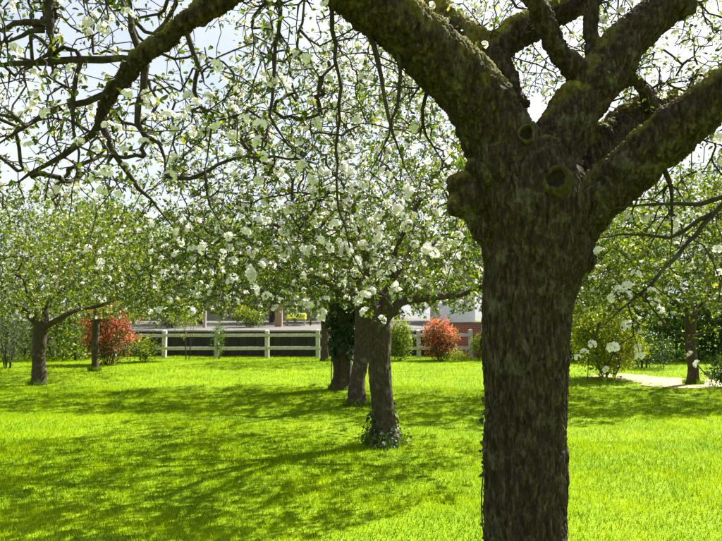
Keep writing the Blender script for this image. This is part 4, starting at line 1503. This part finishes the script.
def hedge(label, x0, x1, yc, depth, h, n, seed, cols, angle=0.0):
    rg = np.random.default_rng(seed)
    org = np.array(((x0 + x1) / 2, yc, 0))
    t = empty('hedge', org, label, 'hedge')
    L = x1 - x0
    st = []
    for k in range(int(L / 0.7)):
        xx = -L / 2 + 0.35 + 0.7 * k + rg.normal() * 0.1
        st.append((np.array([(xx, 0, -.1), (xx + rg.normal() * .1, rg.normal() * .1, h * 0.4), (xx + rg.normal() * .2, rg.normal() * .15, h * 0.85)]), np.array((.05, .04, .015)), 5))
        for m in range(5):
            z = h * (0.25 + 0.6 * rg.random())
            st.append((np.array([(xx, 0, z), (xx + rg.normal() * .3, rg.normal() * depth * .3, z + .3), (xx + rg.normal() * .5, rg.normal() * depth * .4, z + .5)]), np.array((.02, .015, .006)), 4))
    v, q, _ = tube_arrays(st)
    obj('stem', mesh_np('stem', v, [q], M_TWIG), t)
    xx = (rg.random(n) - .5) * L
    hh = h * (1 + 0.16 * np.sin(xx * 1.1 + seed) + 0.1 * np.sin(xx * 2.7))
    zz = hh * rg.random(n) ** 0.85
    prof = np.sqrt(np.clip(1 - (zz / hh) ** 4, 0.05, 1))
    yy = depth * 0.5 * prof * np.sign(rg.random(n) - .5) * rg.random(n) ** 0.4 * (1 + 0.25 * np.sin(xx * 2.1 + zz * 2))
    loc = np.stack([xx, yy, zz + 0.03], -1)
    tv, tf = leaf_template(w=0.55, detailed=False)
    vv, ff = place(tv, tf, rand_frames(rg, rg.normal(size=(n, 3))), loc, 0.15 * (0.6 + 0.8 * rg.random(n)))
    c = np.array(cols)[rg.integers(0, len(cols), n)] * (0.7 + 0.6 * rg.random((n, 1)))
    f_ = obj('foliage', mesh_np('foliage', vv, [ff], M_SHRUB, np.repeat(c, len(tv), axis=0)), t)
    f_['kind'] = 'stuff'
    t.rotation_euler.z = angle


hedge('dark green hedge closing the lawn behind the pale track on the right', 6.8, 22.0, 24.5, 1.8, 2.7, 30000, 201, DARK + MID)
hedge('dark green hedge along the left side of the lawn behind the blue grey shrub', -26.0, -10.2, 24.8, 1.5, 2.2, 16000, 203, MID + LIME)


def far_tree(label, x, y, H, R, seed, cols, proto=None, rot=0.0, base=0.0, sc=1.0):
    """tall broadleaf tree beyond the orchard; a repeat shares the meshes of its prototype"""
    t = empty('broadleaf_tree', (x, y, base), label, 'tree', 'tall trees beyond the orchard')
    t.rotation_euler.z = rot
    t.scale = (sc, sc, sc)
    if proto is not None:
        for ch in proto.children:
            c = ch.copy()
            COL.objects.link(c)
            c.parent = t
        return t
    rg = np.random.default_rng(seed)
    s = Skel(40000)
    tr = catmull(np.array([(0, 0, -.3), (0.05, 0, H * .2), (-.1, .1, H * .45), (0.1, 0, H * .8)]), 0.3)
    s.add_fixed(tr, np.linspace(0.28, 0.06, len(tr)), grow=True)
    s.grow_ok[:4] = False
    tg = []
    while len(tg) < 420:
        d = norm(rg.normal(size=3))
        k = rg.random() ** 0.4
        bump = 1 + 0.3 * noise.noise(Vector(d * 2) + Vector((seed, 0, 0))) + 0.18 * noise.noise(Vector(d * 4.5) + Vector((0, seed, 0)))
        p = np.array((d[0] * R, d[1] * R, d[2] * H * 0.42)) * k * bump + np.array((0, 0, H * 0.58))
        if p[2] > 0.9:
            tg.append(p)
    s.grow(np.array(tg), rg, arch=0.1, droop=0.02, step=0.3, wander=0.06, r_tip=0.012)
    v, q, _ = tube_arrays([(tr, np.linspace(0.28, 0.06, len(tr)), 8)] + s.polylines(3))
    obj('trunk', mesh_np('trunk', v, [q], M_BARK2, smooth=True), t)
    loc, out, _ = s.spurs(rg, 0.08, 1.0, 0.2)
    c_ = obj('crown', leaves_mesh('crown', rg, loc, out, 8, 0.2, cols[0], cols[1], M_SHRUB, False, spread=0.22, w=0.6, c_alt=cols[2], alt_p=0.15), t)
    c_['kind'] = 'stuff'
    return t


FA = far_tree('tall mid green tree behind the left red shrub', -13.5, 36, 8.5, 3.2, 301, [(0.05, 0.11, 0.015), (0.11, 0.18, 0.025), (0.17, 0.22, 0.03)])
FB = far_tree('tall dark green tree behind the right hedge by the image edge', 17.0, 30, 9.5, 3.8, 303, [(0.025, 0.06, 0.01), (0.06, 0.12, 0.02), (0.1, 0.16, 0.02)])
FC = far_tree('tall yellow green tree behind the lime shrub on the right', 9.8, 29, 7.5, 3.0, 307, [(0.08, 0.14, 0.015), (0.15, 0.22, 0.025), (0.22, 0.25, 0.04)])
far_tree('tall green tree at the far left behind the blue grey shrub', -20.0, 33, 0, 0, 0, None, FB, 1.2, 0, 0.9)
far_tree('pale green tree behind the house roof at the left', -11.0, 52, 0, 0, 0, None, FC, 2.1, 1.4, 1.2)
far_tree('broad green tree behind the middle of the house roof', -4.0, 53, 0, 0, 0, None, FA, 0.7, 1.4, 1.1)
far_tree('dark tree behind the right end of the house', 2.6, 46, 0, 0, 0, None, FB, 2.9, 1.4, 0.85)
far_tree('green tree behind the white outbuilding', 6.6, 40, 0, 0, 0, None, FA, 4.0, 1.4, 0.8)
far_tree('green tree behind the hedge between the lime and dark trees', 13.2, 33, 0, 0, 0, None, FA, 5.1, 0, 0.95)
far_tree('yellow green tree at the far left behind the panel fence', -17.0, 40, 0, 0, 0, None, FC, 3.3, 0, 1.25)
far_tree('green tree on the yard in front of the left half of the house', -8.6, 34.5, 0, 0, 0, None, FA, 2.6, 1.25, 0.72)
far_tree('dark green tree on the yard in front of the house door', -5.0, 36.0, 0, 0, 0, None, FB, 0.3, 1.3, 0.66)
far_tree('yellow green tree on the yard behind the yellow seat', -2.0, 37.0, 0, 0, 0, None, FC, 1.5, 1.35, 0.85)
far_tree('dark tree at the far right beyond the hedge end', 22.5, 34, 0, 0, 0, None, FB, 4.4, 0, 1.0)
